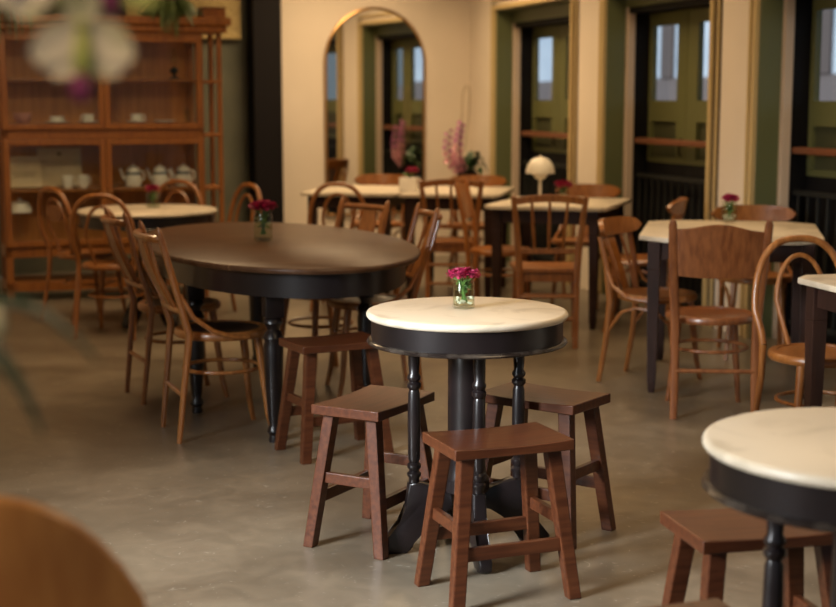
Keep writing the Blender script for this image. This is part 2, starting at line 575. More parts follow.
def green_door(n, a, b_):
    root = bpy.data.objects.new('door_%d' % n, None)
    root.location = (WX, WY, 0)
    root.rotation_euler = (0, 0, WROT)
    COL.objects.link(root)
    structure(root)
    # stepped gold architrave on the wall face
    t = MB()
    for x0, x1, d in ((a - 0.032, a, 0.030), (a - 0.100, a - 0.080, 0.020), (b_, b_ + 0.032, 0.030), (b_ + 0.080, b_ + 0.100, 0.020)):
        t.box(((x0 + x1) / 2, -d / 2, (ZTOP + 0.04) / 2), (x1 - x0, d, ZTOP + 0.04), bev=0.005)
    t.box(((a + b_) / 2, -0.015, ZTOP + 0.02), (b_ - a + 0.08, 0.030, 0.040), bev=0.005)
    t.box(((a + b_) / 2, -0.010, ZTOP + 0.0915), (b_ - a + 0.21, 0.020, 0.027), bev=0.005)
    t.build('architrave', M['gold'], root, smooth=0)
    l_ = MB()
    for x in (a - 0.108, a - 0.040, b_ + 0.040, b_ + 0.108):
        l_.box((x, -0.004, (ZTOP + 0.08) / 2), (0.010, 0.008, ZTOP + 0.08))
    l_.build('architrave_line', M['gold_line'], root, smooth=0)
    g = MB()
    g.box((a + 0.004, 0.075, ZTOP / 2), (0.008, 0.150, ZTOP))
    g.box((b_ - 0.004, 0.075, ZTOP / 2), (0.008, 0.150, ZTOP))
    g.box(((a + b_) / 2, 0.075, ZTOP - 0.004), (b_ - a - 0.016, 0.150, 0.008))
    g.box(((a + b_) / 2, 0.155, ZTOP - 0.055), (b_ - a - 0.016, 0.02, 0.11))
    g.build('jamb_lining', M['green'], root, smooth=0)
    s = MB()
    for x in (a + 0.015, b_ - 0.015):
        s.box((x, 0.190, (ZTOP - 0.11) / 2), (0.03, 0.06, ZTOP - 0.11), bev=0.004)
    s.build('jamb_strip', M['cream_strip'], root, smooth=0)
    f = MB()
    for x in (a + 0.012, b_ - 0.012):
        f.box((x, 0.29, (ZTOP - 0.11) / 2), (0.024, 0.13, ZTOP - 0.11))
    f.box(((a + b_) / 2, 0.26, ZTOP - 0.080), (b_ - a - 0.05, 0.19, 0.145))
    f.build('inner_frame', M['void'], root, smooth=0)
    # leaves with a glazed upper light, a sunk panel and a lower half blackened to stand in for shade
    ztop = ZTOP - 0.153
    z0, z1 = 1.452, 1.992
    for i, (x0, x1, p0, p1) in enumerate(((a + 0.026, a + 0.618, a + 0.070, a + 0.475), (a + 0.624, a + 1.31, a + 0.780, a + 1.215),
                                          (a + 1.316, b_ - 0.026, a + 1.41, b_ - 0.09))):
        lf = MB()
        lf.box(((x0 + p0) / 2, 0.36, (ztop + 1.0) / 2), (p0 - x0, 0.045, ztop - 1.0), bev=0.003)
        lf.box(((x1 + p1) / 2, 0.36, (ztop + 1.0) / 2), (x1 - p1, 0.045, ztop - 1.0), bev=0.003)
        lf.box(((p0 + p1) / 2, 0.36, (z1 + ztop) / 2), (p1 - p0, 0.045, ztop - z1))
        lf.box(((p0 + p1) / 2, 0.36, (z0 + 1.30) / 2), (p1 - p0, 0.045, z0 - 1.30))
        lf.box(((p0 + p1) / 2, 0.36, 1.02), (p1 - p0, 0.045, 0.04))
        leaf = lf.build('door_leaf', M['door_green'], root, smooth=0)
        MB().box(((p0 + p1) / 2, 0.365, (z0 + z1) / 2), (p1 - p0 + 0.01, 0.006, z1 - z0 + 0.01)).build('pane', M['pane'], leaf, smooth=0)
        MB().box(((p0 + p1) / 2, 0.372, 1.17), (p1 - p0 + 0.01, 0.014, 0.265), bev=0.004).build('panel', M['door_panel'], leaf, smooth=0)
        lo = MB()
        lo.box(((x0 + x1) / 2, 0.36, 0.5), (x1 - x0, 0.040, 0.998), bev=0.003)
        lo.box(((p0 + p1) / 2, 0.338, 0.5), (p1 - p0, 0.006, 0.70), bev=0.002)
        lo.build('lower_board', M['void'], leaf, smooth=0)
        hx = x1 - 0.05
        MB().tube([(hx, 0.337, 1.06), (hx, 0.317, 1.07), (hx, 0.317, 1.17), (hx, 0.337, 1.18)], 0.007).build('handle', M['iron'], leaf)
    return root


for i, (a, b_) in enumerate(OPEN):
    green_door(i + 1, a, b_)

rail_labels = ['dark balustrade with wooden handrail in the doorway behind the white lamp',
               'dark balustrade with wooden handrail in the middle green doorway',
               'dark balustrade with wooden handrail in the rightmost green doorway']
for i, (a, b_) in enumerate(OPEN[:3]):
    rt = thing('balustrade', rail_labels[i], 'railing', (WX, WY, 0), WROT, 'balustrades across the green doorways')
    hr = MB()
    hr.box(((a + b_) / 2, 0.262, 1.155), (b_ - a - 0.055, 0.07, 0.042), bev=0.012)
    hr.build('handrail', M['rail'], rt)
    for z in (0.90, 0.10):
        MB().box(((a + b_) / 2, 0.262, z), (b_ - a - 0.06, 0.035, 0.03)).build('rail_bar', M['iron'], rt)
    nb = 15
    proto = None
    for k in range(nb):
        x = a + 0.07 + (b_ - a - 0.14) * k / (nb - 1)
        if proto is None:
            proto = MB().lathe([(0.010, 0.116), (0.010, 0.25), (0.021, 0.32), (0.012, 0.45), (0.019, 0.62), (0.010, 0.78), (0.010, 0.884)], 8).build(
                'baluster', M['iron'], rt, (x, 0.262, 0))
            o = proto
        else:
            o = proto.copy()
            COL.objects.link(o)
            o.location = (x, 0.262, 0)

# the building across the street
fb = thing('building', 'pale building with dark tiled eaves across the street behind the door panes', 'building', (WX, WY, 0), WROT)
MB().box((-12.0, 7.0, 2.9), (52, 0.4, 5.8)).build('facade', M['facade'], fb, smooth=0)
rf = MB()
rf.prism([(0, 1.36), (0.9, 1.26), (0.9, 1.36), (0, 1.80)], (-12.0, 6.8, 0), (0, -1, 0), (0, 0, 1), (1, 0, 0), 52)
rf.build('eaves', M['roof'], fb, smooth=0)
for k in range(16):
    o = MB().box((-30.5 + k * 2.3, 6.78, 2.55), (0.42, 0.06, 1.5)).build('window', M['roof'], fb, smooth=0)

# straw blind beside the dark pillar
bl = thing('straw_blind', 'woven straw roller blind hanging left of the dark pillar', 'blind', back(-2.72, -0.05, 0.135), BROT)
sb = MB()
for k in range(48):
    z = 1.875 + k * 0.027
    sb.box((0, 0, z), (1.0, 0.012, 0.0255), bev=0.004)
sb.build('slats', M['straw'], bl, smooth=0)
MB().tube([(-0.5, 0, 1.855), (0.5, 0, 1.855)], 0.016).build('bottom_bar', M['straw'], bl)

# arched mirror
mr = thing('arched_mirror', 'tall arched mirror with thin brass frame on the cream wall', 'mirror', back(-0.957, -0.02, 0), BROT)
mw, mz0, mz1 = 0.478, 0.42, 2.27
arc = [(mw * math.cos(PI * k / 32), mz1 - mw + mw * math.sin(PI * k / 32)) for k in range(33)]
out = [(mw, mz0)] + arc + [(-mw, mz0)]
MB().prism(out, (0, 0, 0), (1, 0, 0), (0, 0, 1), (0, 1, 0), 0.012).build('glass', M['mirror'], mr, smooth=0)
fr = MB()
fr.tube([(x, -0.004, z) for x, z in out], 0.014, 8, closed=True)
fr.build('frame', M['brass'], mr)


# ------------------------------------------------------------------ display cabinet
CABX, CABY, CROT = -1.600, 10.93, R(20)   # right front foot; local x to the left is negative
cab = thing('display_cabinet', 'wide teak display cabinet with glazed doors at the far left', 'cabinet', (CABX, CABY, 0), CROT)
CW, CD = 1.47, 0.42


def cb(name, boxes, mat, parent=None, bev=0.004):
    k = MB()
    for (x0, x1, y0, y1, z0, z1) in boxes:
        k.box(((x0 + x1) / 2, (y0 + y1) / 2, (z0 + z1) / 2), (x1 - x0, y1 - y0, z1 - z0), bev=bev)
    return k.build(name, mat, parent or cab, smooth=0)


PW = 0.055
cb('frame', [(-PW, 0, 0, PW, 0, 1.95), (-CW, -CW + PW, 0, PW, 0, 1.95), (-PW, 0, CD - PW, CD, 0, 1.95), (-CW, -CW + PW, CD - PW, CD, 0, 1.95),
             (-CW, 0, 0.0, CD, 1.175, 1.243), (-CW, 0, 0.0, CD, 0.32, 0.40), (-CW, 0, 0.0, CD, 0.07, 0.14), (-CW, 0, 0.0, CD, 1.92, 1.95)], M['cabinet'])
cb('cornice', [(-CW - 0.03, 0.18, -0.03, CD + 0.01, 1.95, 2.00), (-CW - 0.06, 0.21, -0.06, CD + 0.01, 2.00, 2.06)], M['cabinet'], bev=0.012)
cb('back_panel', [(-CW + 0.02, -0.02, CD - 0.03, CD - 0.012, 0.40, 1.92)], M['cab_back'])
cb('shelf', [(-CW + 0.03, -0.03, 0.06, CD - 0.035, 1.588, 1.610)], M['cabinet'])
cb('shelf', [(-CW + 0.03, -0.03, 0.06, CD - 0.035, 0.785, 0.81)], M['cabinet'])
cb('shelf', [(-CW + 0.03, -0.03, 0.06, CD - 0.035, 1.262, 1.285)], M['cabinet'])
for (x0, x1) in ((-CW / 2, -0.012), (-CW + 0.012, -CW / 2)):
    for (z0, z1) in ((1.245, 1.918), (0.402, 1.173)):
        st = 0.042
        d = cb('door', [(x0 + 0.002, x0 + st, -0.028, -0.001, z0, z1), (x1 - st, x1 - 0.002, -0.028, -0.001, z0, z1),
                        (x0 + st, x1 - st, -0.028, -0.001, z0, z0 + st), (x0 + st, x1 - st, -0.028, -0.001, z1 - st, z1)], M['cabinet'])
        cb('pane', [(x0 + st, x1 - st, -0.016, -0.012, z0 + st, z1 - st)], M['pane'], d, 0)
        kx = x0 + 0.02 if x0 > -CW / 2 - 0.01 else x1 - 0.02
        MB().ball((kx, -0.036, (z0 + z1) / 2), 0.011, 10).build('knob', M['brass'], d)
# narrow open shelf unit joined to the right end
cb('side_post', [(0.120, 0.155, 0.06, 0.095, 0, 1.95)], M['cabinet'])
cb('side_post', [(0.120, 0.155, 0.36, 0.395, 0, 1.95)], M['cabinet'])
for z in (0.36, 0.79, 1.19, 1.59):
    cb('side_board', [(0.0, 0.155, 0.05, 0.40, z - 0.012, z + 0.012)], M['cabinet'])


def cabp(x, y, z):
    c, s = math.cos(CROT), math.sin(CROT)
    return (CABX + c * x - s * y, CABY + s * x + c * y, z)


# teapots
def teapot():
    t = thing('teapot', '', 'teapot')
    b_ = MB()
    b_.lathe([(0.0, 0.0), (0.068, 0.0), (0.074, 0.01), (0.070, 0.085), (0.060, 0.135), (0.056, 0.142), (0.0, 0.142)], 24)
    b_.build('body', M['china'], t)
    MB().lathe([(0.0605, 0.128), (0.0665, 0.112), (0.0685, 0.100), (0.0660, 0.100), (0.0580, 0.128)], 24, closed=True).build('band', M['china_grey'], t)
    l_ = MB().lathe([(0.0, 0.143), (0.057, 0.143), (0.050, 0.160), (0.020, 0.172), (0.008, 0.176), (0.011, 0.186), (0.0, 0.192)], 20)
    l_.build('lid', M['china'], t)
    MB().tube([(-0.060, 0, 0.045), (-0.095, 0, 0.075), (-0.112, 0, 0.120), (-0.125, 0, 0.150)], [0.020, 0.015, 0.011, 0.009], 10).build('spout', M['china'], t)
    MB().tube([(0.062, 0, 0.125), (0.090, 0, 0.128), (0.105, 0, 0.100), (0.100, 0, 0.065), (0.066, 0, 0.040)], 0.007, 8).build('handle', M['china'], t)
    return t


tp = teapot()
for i, (x, lab) in enumerate([(-0.505, 'white teapot nearest the cabinet centre post on the middle shelf'),
                              (-0.305, 'white teapot in the middle of three on the cabinet shelf'),
                              (-0.125, 'white teapot nearest the right end of the cabinet shelf')]):
    place(tp, i == 0, cabp(x, 0.20, 0.8105), CROT - 0.55, lab, 'teapots on the cabinet shelf').scale = (0.84, 0.84, 0.88)


def cup(name, r, h, mat, handle=True, saucer=False):
    t = thing(name, '', 'cup')
    z0 = 0.0
    if saucer:
        MB().lathe([(0.0, 0.0), (r * 0.9, 0.0), (r * 1.75, 0.012), (r * 1.72, 0.016), (r * 0.9, 0.006), (0.0, 0.006)], 24).build('saucer', mat, t)
        z0 = 0.006
    MB().lathe([(0.0, z0), (r * 0.72, z0), (r * 0.95, z0 + h * 0.35), (r, z0 + h), (r * 0.93, z0 + h), (r * 0.86, z0 + h * 0.35), (r * 0.6, z0 + 0.006), (0.0, z0 + 0.006)],
               20).build('bowl', mat, t)
    if handle:
        MB().tube([(r * 0.93, 0, z0 + h * 0.85), (r * 1.45, 0, z0 + h * 0.8), (r * 1.5, 0, z0 + h * 0.4), (r * 0.9, 0, z0 + h * 0.25)], r * 0.12, 8).build('handle', mat, t)
    return t


mug = cup('mug', 0.042, 0.095, M['china'])
place(mug, True, cabp(-1.00, 0.13, 0.8105), CROT, 'white mug left of its twin in front of the paper folder', 'mugs on the middle cabinet shelf')
place(mug, False, cabp(-0.885, 0.13, 0.8105), CROT + 0.5, 'white mug beside the cabinet centre post in front of folder', 'mugs on the middle cabinet shelf')
tc_ = cup('teacup', 0.043, 0.060, M['china'], saucer=True)
place(tc_, True, cabp(-0.475, 0.17, 1.2855), CROT, 'white teacup standing on a saucer above the teapots', 'china on the upper cabinet shelf')
place(tc_, False, cabp(-0.83, 0.17, 1.2855), CROT + 2.4, 'white teacup on saucer just left of the cabinet centre post', 'china on the upper cabinet shelf')
sc = MB().lathe([(0.0, 0.0), (0.045, 0.0), (0.085, 0.014), (0.083, 0.018), (0.045, 0.007), (0.0, 0.007)], 24)
tag(sc.build('saucer', M['china'], None, cabp(-0.265, 0.17, 1.2855)), 'small white dish alone right of the saucered teacup', 'dish')
tc2 = cup('sauceboat', 0.050, 0.045, M['china'], saucer=True)
place(tc2, True, cabp(-1.06, 0.17, 1.2855), CROT + 0.6, 'low white sauce boat on saucer between pink bowl and teacup')
tag(tc2, tc2['label'], 'sauce boat')
pb = MB().lathe([(0.0, 0.0), (0.035, 0.0), (0.062, 0.03), (0.066, 0.075), (0.060, 0.075), (0.055, 0.03), (0.03, 0.008), (0.0, 0.008)], 24)
tag(pb.build('bowl', M['pink_china'], None, cabp(-1.30, 0.17, 1.2855)), 'dusty pink china bowl at the left of the upper shelf', 'bowl')
gl_ = MB().lathe([(0.0, 0.0), (0.026, 0.0), (0.030, 0.10), (0.027, 0.10), (0.023, 0.006), (0.0, 0.006)], 20)
tag(gl_.build('drinking_glass', M['jar_glass'], None, cabp(-0.09, 0.17, 1.2855)), 'clear drinking glass at the right end of the upper shelf', 'glass')
fg = thing('oil_lamp', 'small dark oil lamp on the topmost shelf at right', 'lamp', cabp(-0.18, 0.2, 1.6105), CROT)
MB().lathe([(0.0, 0.0), (0.040, 0.0), (0.042, 0.008), (0.014, 0.02), (0.012, 0.035), (0.034, 0.055), (0.034, 0.07), (0.012, 0.09), (0.0, 0.09)], 18).build('base', M['iron'], fg)
MB().lathe([(0.014, 0.091), (0.026, 0.125), (0.016, 0.17), (0.014, 0.23), (0.012, 0.23), (0.014, 0.17), (0.024, 0.125), (0.012, 0.091)], 16, closed=True).build('chimney', M['jar_glass'], fg)


# two paper folders leaning at the back of the shelf
def folder(w_, h_, lean, name, lab, loc, rz, lines):
    t = thing(name, lab, 'folder', loc, rz, 'kraft paper folders on the cabinet shelf')
    u = Vector((0, math.sin(lean), math.cos(lean)))
    MB().prism([(-w_ / 2, 0), (w_ / 2, 0), (w_ / 2, h_), (-w_ / 2, h_)], (0, 0, 0.006), (1, 0, 0), u, (0, math.cos(lean), -math.sin(lean)), 0.02, 0.003).build('cover', M['paper'], t, smooth=0)
    k = MB()
    nrm = Vector((0, -math.cos(lean), math.sin(lean)))
    for (x0, x1, y0, y1) in lines:
        c = [(x0 * w_, y0 * h_), (x1 * w_, y0 * h_), (x1 * w_, y1 * h_), (x0 * w_, y1 * h_)]
        k.prism(c, Vector((0, 0, 0.006)) + nrm * 0.0108, (1, 0, 0), u, nrm, 0.001)
    k.build('print', M['paper_ink'], t, smooth=0)
    return t


folder(0.25, 0.235, 0.30, 'paper_folder', 'short kraft paper folder leaning at the left of the shelf', cabp(-1.30, 0.20, 0.8105), CROT,
       [(-0.36, 0.36, 0.47, 0.485), (-0.30, 0.32, 0.40, 0.415), (-0.30, 0.28, 0.34, 0.352)])
folder(0.32, 0.290, 0.22, 'paper_folder', 'tall kraft paper folder with a small dark crest behind the mugs', cabp(-1.035, 0.26, 0.8105), CROT,
       [(-0.045, 0.045, 0.80, 0.88)])
dm = thing('cake_dome', 'white lidded dish on the low cabinet shelf at left', 'dish', cabp(-1.34, 0.2, 0.4005), CROT)
MB().lathe([(0.0, 0.0), (0.05, 0.0), (0.04, 0.012), (0.012, 0.03), (0.012, 0.21), (0.09, 0.225), (0.092, 0.235), (0.0, 0.235)], 24).build('stand', M['jar_glass'], dm)
MB().lathe([(0.086, 0.236), (0.084, 0.27), (0.060, 0.31), (0.012, 0.325), (0.014, 0.34), (0.0, 0.345)], 24).build('lid', M['china'], dm)

# things on top of the cabinet
bx = thing('wooden_box', 'small brown wooden box on the right end of the cabinet', 'box', cabp(0.12, 0.24, 2.0605), CROT)
MB().box((0, 0, 0.035), (0.17, 0.24, 0.07), bev=0.004).build('body', M['cabinet'], bx, smooth=0)
MB().box((0, 0, 0.0785), (0.18, 0.25, 0.015), bev=0.004).build('lid', M['chair_dark'], bx, smooth=0)


def frond(mb, base, az, length, droop, width, edge=(-PI / 2, 0.16)):
    n = 18
    c, s = math.cos(az), math.sin(az)
    prev = None
    spine = []
    for k in range(n + 1):
        t = k / n
        d = length * (t - 0.25 * t * t)
        z = base[2] + 0.45 * length * t - droop * t * t
        if (d + 0.03) * math.cos(az - edge[0]) < edge[1]:        # still over the cabinet top: the frond lies on it
            z = max(z, 0.032)
        spine.append(Vector((base[0] + c * d, base[1] + s * d, z)))
    mb.tube(spine, [0.004 * (1 - 0.7 * k / n) for k in range(n + 1)], 5)
    side = Vector((-s, c, 0))
    for k in range(1, n + 1):
        wd = width * math.sin(PI * (0.15 + 0.8 * k / n))
        dirv = (spine[k] - spine[k - 1]).normalized()
        for sg in (-1, 1):
            p = spine[k]
            tip = p + side * sg * wd + dirv * wd * 0.5 + Vector((0, 0, -0.25 * wd))
            a = p + dirv * 0.008
            b2 = p - dirv * 0.006
            mid = (p + tip) / 2
            vs2 = [mb.bm.verts.new(q) for q in (b2, mid - dirv * 0.005, tip, mid + dirv * 0.009, a)]
            mb.bm.faces.new(vs2)


def fern_plant(name, lab, loc, n, ln, dr, seed, cat='plant'):
    rnd = random.Random(seed)
    t = thing(name, lab, cat, loc)
    MB().lathe([(0.0, 0.0), (0.070, 0.0), (0.090, 0.11), (0.094, 0.11), (0.094, 0.125), (0.080, 0.125), (0.076, 0.10), (0.0, 0.10)], 20).build('pot', M['terracotta'], t)
    f = MB()
    for k in range(n):
        az = 2 * PI * k / n + rnd.uniform(-0.2, 0.2)
        frond(f, (0.03 * math.cos(az), 0.03 * math.sin(az), 0.11), az, ln * rnd.uniform(0.7, 1.1), dr * rnd.uniform(0.6, 1.2), 0.045, (-PI / 2 + CROT, 0.15))
    f.build('fronds', M['fern'], t, smooth=0)
    return t


fern_plant('potted_fern', 'drooping potted fern on the right end of the cabinet top', cabp(-0.235, 0.08, 2.0605), 72, 0.27, 0.30, 3)
pl = thing('trailing_plant', 'trailing plant with long dark leaves at the left cabinet top', 'plant', cabp(-1.40, 0.02, 2.0605), CROT)
MB().lathe([(0.0, 0.0), (0.06, 0.0), (0.08, 0.10), (0.07, 0.10), (0.05, 0.09), (0.0, 0.09)], 20).build('pot', M['terracotta'], pl)


def strap_leaf(mb, pts, wmax, th=0.002, up=Vector((0, 0, 1))):
    pts = [Vector(p) for p in pts]
    # resample with a Catmull-Rom curve
    q = []
    n = len(pts)
    for i in range(n - 1):
        p0, p1, p2, p3 = pts[max(i - 1, 0)], pts[i], pts[i + 1], pts[min(i + 2, n - 1)]
        for k in range(5):
            t = k / 5
            q.append(0.5 * (2 * p1 + (p2 - p0) * t + (2 * p0 - 5 * p1 + 4 * p2 - p3) * t * t + (-p0 + 3 * p1 - 3 * p2 + p3) * t ** 3))
    q.append(pts[-1])
    rows = []
    for i, p in enumerate(q):
        t = i / (len(q) - 1)
        d = (q[min(i + 1, len(q) - 1)] - q[max(i - 1, 0)]).normalized()
        s = d.cross(up)
        s = s.normalized() if s.length > 1e-4 else Vector((1, 0, 0))
        nn = s.cross(d).normalized()
        wd = wmax * (0.35 + 0.65 * math.sin(PI * min(1, t * 1.05) ** 0.8)) * (1 - t ** 6) * 0.5 + 0.0006
        rows.append([p - s * wd + nn * wd * 0.25, p, p + s * wd + nn * wd * 0.25])
    mb.sheet(rows, th)


for k in range(9):
    az = R(246 + k * 6)
    rr = 0.10 + 0.04 * (k % 3)
    lf = MB()
    strap_leaf(lf, [(0.02 * math.cos(az), 0.02 * math.sin(az), 0.09), (rr * 0.7 * math.cos(az), rr * 0.7 * math.sin(az), 0.17 + 0.02 * (k % 2)),
                    (rr * 1.7 * math.cos(az), rr * 1.7 * math.sin(az), 0.06), (rr * 2.0 * math.cos(az), rr * 2.0 * math.sin(az), -0.12 - 0.05 * (k % 3))], 0.03)
    lf.build('leaf', M['leaf'], pl)


# ------------------------------------------------------------------ tables
def turned_column(x, y, z0, z1, r, seg=14):
    h = z1 - z0
    p = [(r, 0), (r, 0.03), (r * 1.3, 0.045), (r * 1.3, 0.06), (r * 0.85, 0.075), (r * 1.25, 0.10), (r * 1.25, 0.12), (r * 0.85, 0.135), (r * 1.1, 0.16),
         (r * 1.2, 0.40), (r * 1.08, 0.60), (r * 0.88, 0.625), (r * 1.3, 0.645), (r * 1.3, 0.665), (r * 0.88, 0.68), (r * 1.25, 0.70), (r * 1.25, 0.715),
         (r * 0.9, 0.735), (r * 1.05, 0.80), (r * 1.1, 1.0)]
    return MB().lathe([(a, z0 + b_ * h) for a, b_ in p], seg, (x, y, 0))


def pedestal_table(name, lab, loc, r, h, rot, rc=0.174):
    t = thing(name, lab, 'table', loc, rot, 'round marble pedestal tables')
    th = 0.026
    prof = [(0.0, h), (r - 0.012, h), (r - 0.004, h - 0.003), (r, h - 0.010), (r, h - 0.016), (r - 0.005, h - 0.023), (r - 0.014, h - th), (0.0, h - th)]
    MB().lathe(prof, 72).build('marble_top', M['marble'], t)
    za = h - th
    ap = MB().lathe([(r - 0.04, za - 0.0005), (r - 0.016, za - 0.0005), (r - 0.016, za - 0.064), (r - 0.04, za - 0.064)], 72, closed=True)
    MB().lathe([(r - 0.035, za - 0.0645), (r - 0.012, za - 0.0645), (r - 0.004, za - 0.068), (r - 0.001, za - 0.073), (r - 0.004, za - 0.078), (r - 0.016, za - 0.081),
                (r - 0.035, za - 0.081)], 72, closed=True).build('moulding', M['moulding'], t)
    ap.lathe([(0.0, za - 0.03), (r - 0.03, za - 0.03), (r - 0.03, za - 0.045), (0.0, za - 0.045)], 48)
    ap.build('apron', M['black'], t)
    zt = za - 0.045
    MB().lathe([(0.075, 0.20), (0.075, 0.24), (0.066, 0.25), (0.061, 0.30), (0.061, zt - 0.10), (0.066, zt - 0.06), (0.075, zt - 0.04), (0.075, zt - 0.001)], 32).build('pedestal', M['black'], t)
    for k in range(4):
        a = PI / 2 * k
        c, s = math.cos(a), math.sin(a)
        turned_column(rc * c, rc * s, 0.235, zt - 0.001, 0.018).build('column', M['black'], t)
        outl = [(0.05, 0.20), (0.10, 0.215), (rc - 0.025, 0.234), (rc + 0.02, 0.234), (rc + 0.028, 0.16), (rc + 0.045, 0.10), (rc + 0.085, 0.062), (rc + 0.108, 0.035),
                (rc + 0.104, 0.008), (rc + 0.085, 0.0), (rc + 0.03, 0.0), (rc + 0.012, 0.012), (rc - 0.01, 0.06), (rc - 0.045, 0.10), (0.10, 0.13), (0.05, 0.14)]
        MB().prism(outl, (0, 0, 0), (c, s, 0), (0, 0, 1), (-s, c, 0), 0.042, 0.008).build('foot', M['black'], t, smooth=50)
    return t


MAIN = (0.158, 4.62)
MAIN_H = 0.795
main_t = pedestal_table('pedestal_table', 'round marble pedestal table in the middle with three stools around it', (*MAIN, 0), 0.325, MAIN_H, R(191))
pedestal_table('pedestal_table', 'round marble pedestal table cut off by the right bottom edge', (0.897, 2.82, 0), 0.325, 0.795, R(170))
pedestal_table('pedestal_table', 'round marble table in front of the display cabinet', (-1.755, 9.40, 0), 0.45, 0.757, R(55), 0.13)


def oval_table():
    t = thing('oval_table', 'large oval wooden table with black turned legs', 'table', (-0.700, 7.014, 0), R(19))
    a, b_, h = 0.635, 1.174, 0.78
    mb = MB()
    seg = 80

    def ring(da, z):
        return [mb.bm.verts.new(((a + da) * math.cos(2 * PI * k / seg), (b_ + da) * math.sin(2 * PI * k / seg), z)) for k in range(seg)]
    rings = [ring(-0.01, h), ring(-0.002, h - 0.006), ring(0, h - 0.014), ring(-0.006, h - 0.026), ring(-0.03, h - 0.030)]
    mb.bm.faces.new(rings[0])
    for p, q in zip(rings[:-1], rings[1:]):
        for k in range(seg):
            mb.bm.faces.new((p[k], p[(k + 1) % seg], q[(k + 1) % seg], q[k]))
    mb.bm.faces.new(rings[-1][::-1])
    mb.build('table_top', M['planks'], t)
    mb = MB()
    r4 = [ring(-0.07, h - 0.0305), ring(-0.07, h - 0.135), ring(-0.095, h - 0.135), ring(-0.095, h - 0.0305)]
    for p, q in zip(r4, r4[1:] + r4[:1]):
        for k in range(seg):
            mb.bm.faces.new((p[k], p[(k + 1) % seg], q[(k + 1) % seg], q[k]))
    mb.build('apron', M['black'], t)
    for (x, y) in ((-0.215, -0.875), (-0.425, -0.185), (0.400, -0.215), (0.10, 0.85)):
        lg = MB()
        lg.box((x, y, 0.6465), (0.082, 0.082, 0.205), bev=0.006)
        lg.lathe([(0.030, 0.545), (0.040, 0.535), (0.043, 0.520), (0.030, 0.505), (0.026, 0.49), (0.040, 0.47), (0.045, 0.455), (0.038, 0.44), (0.043, 0.42),
                  (0.038, 0.25), (0.027, 0.10), (0.023, 0.075), (0.031, 0.06), (0.033, 0.045), (0.022, 0.03), (0.026, 0.012), (0.024, 0.0)], 20, (x, y, 0))
        lg.build('leg', M['black'], t)
    return t


oval_table()


def marble_table(name, lab, loc, w_, d_, h, rot, cant):
    t = thing(name, lab, 'table', loc, rot, 'marble topped tables with straight legs')
    x, y = w_ / 2, d_ / 2

    def octo(i, c):
        x_, y_ = x - i, y - i
        return [(-x_ + c, -y_), (x_ - c, -y_), (x_, -y_ + c), (x_, y_ - c), (x_ - c, y_), (-x_ + c, y_), (-x_, y_ - c), (-x_, -y_ + c)]
    MB().prism(octo(0, cant), (0, 0, h - 0.0125), (1, 0, 0), (0, 1, 0), (0, 0, 1), 0.025, 0.006).build('marble_top', M['marble'], t, smooth=50)
    za = h - 0.0255
    ins = 0.075
    ap = MB()
    for sg in (-1, 1):
        ap.box((0, sg * (y - ins), za - 0.045), (w_ - 2 * ins, 0.022, 0.09), bev=0.003)
        ap.box((sg * (x - ins), 0, za - 0.045), (0.022, d_ - 2 * ins, 0.09), bev=0.003)
    ap.build('apron', M['table_leg'], t, smooth=0)
    for sx in (-1, 1):
        for sy in (-1, 1):
            px, py = sx * (x - ins - 0.005), sy * (y - ins - 0.005)
            lg = MB()
            lg.beam((px, py, za - 0.001), (px, py, za - 0.14), 0.062, 0.062, bev=0.004)
            lg.beam((px, py, za - 0.14), (px, py, 0.06), 0.062, 0.062, 0.044, 0.044, bev=0.003)
            lg.beam((px, py, 0.06), (px, py, 0.0), 0.044, 0.044, 0.030, 0.030, bev=0.003)
            lg.build('leg', M['table_leg'], t, smooth=0)
    return t


marble_table('square_table', 'marble topped table with the white dome lamp on it', (0.945, 9.66, 0), 0.80, 0.95, 0.785, R(-19), 0.05)
marble_table('square_table', 'marble topped table surrounded by chairs at the right, flower jar on top', (1.635, 7.56, 0), 0.90, 1.10, 0.79, R(-12), 0.13)
marble_table('square_table', 'marble table before the arched mirror, left of its neighbour', (-0.427, 11.065, 0), 0.715, 0.98, 0.782, R(-11), 0.03)
marble_table('square_table', 'marble table below the pink orchids, right of its neighbour', (0.305, 10.92, 0), 0.735, 0.98, 0.782, R(-11), 0.03)
marble_table('square_table', 'marble table cut off by the right edge of the photo', (1.945, 5.32, 0), 0.82, 0.82, 0.785, R(14), 0.07)


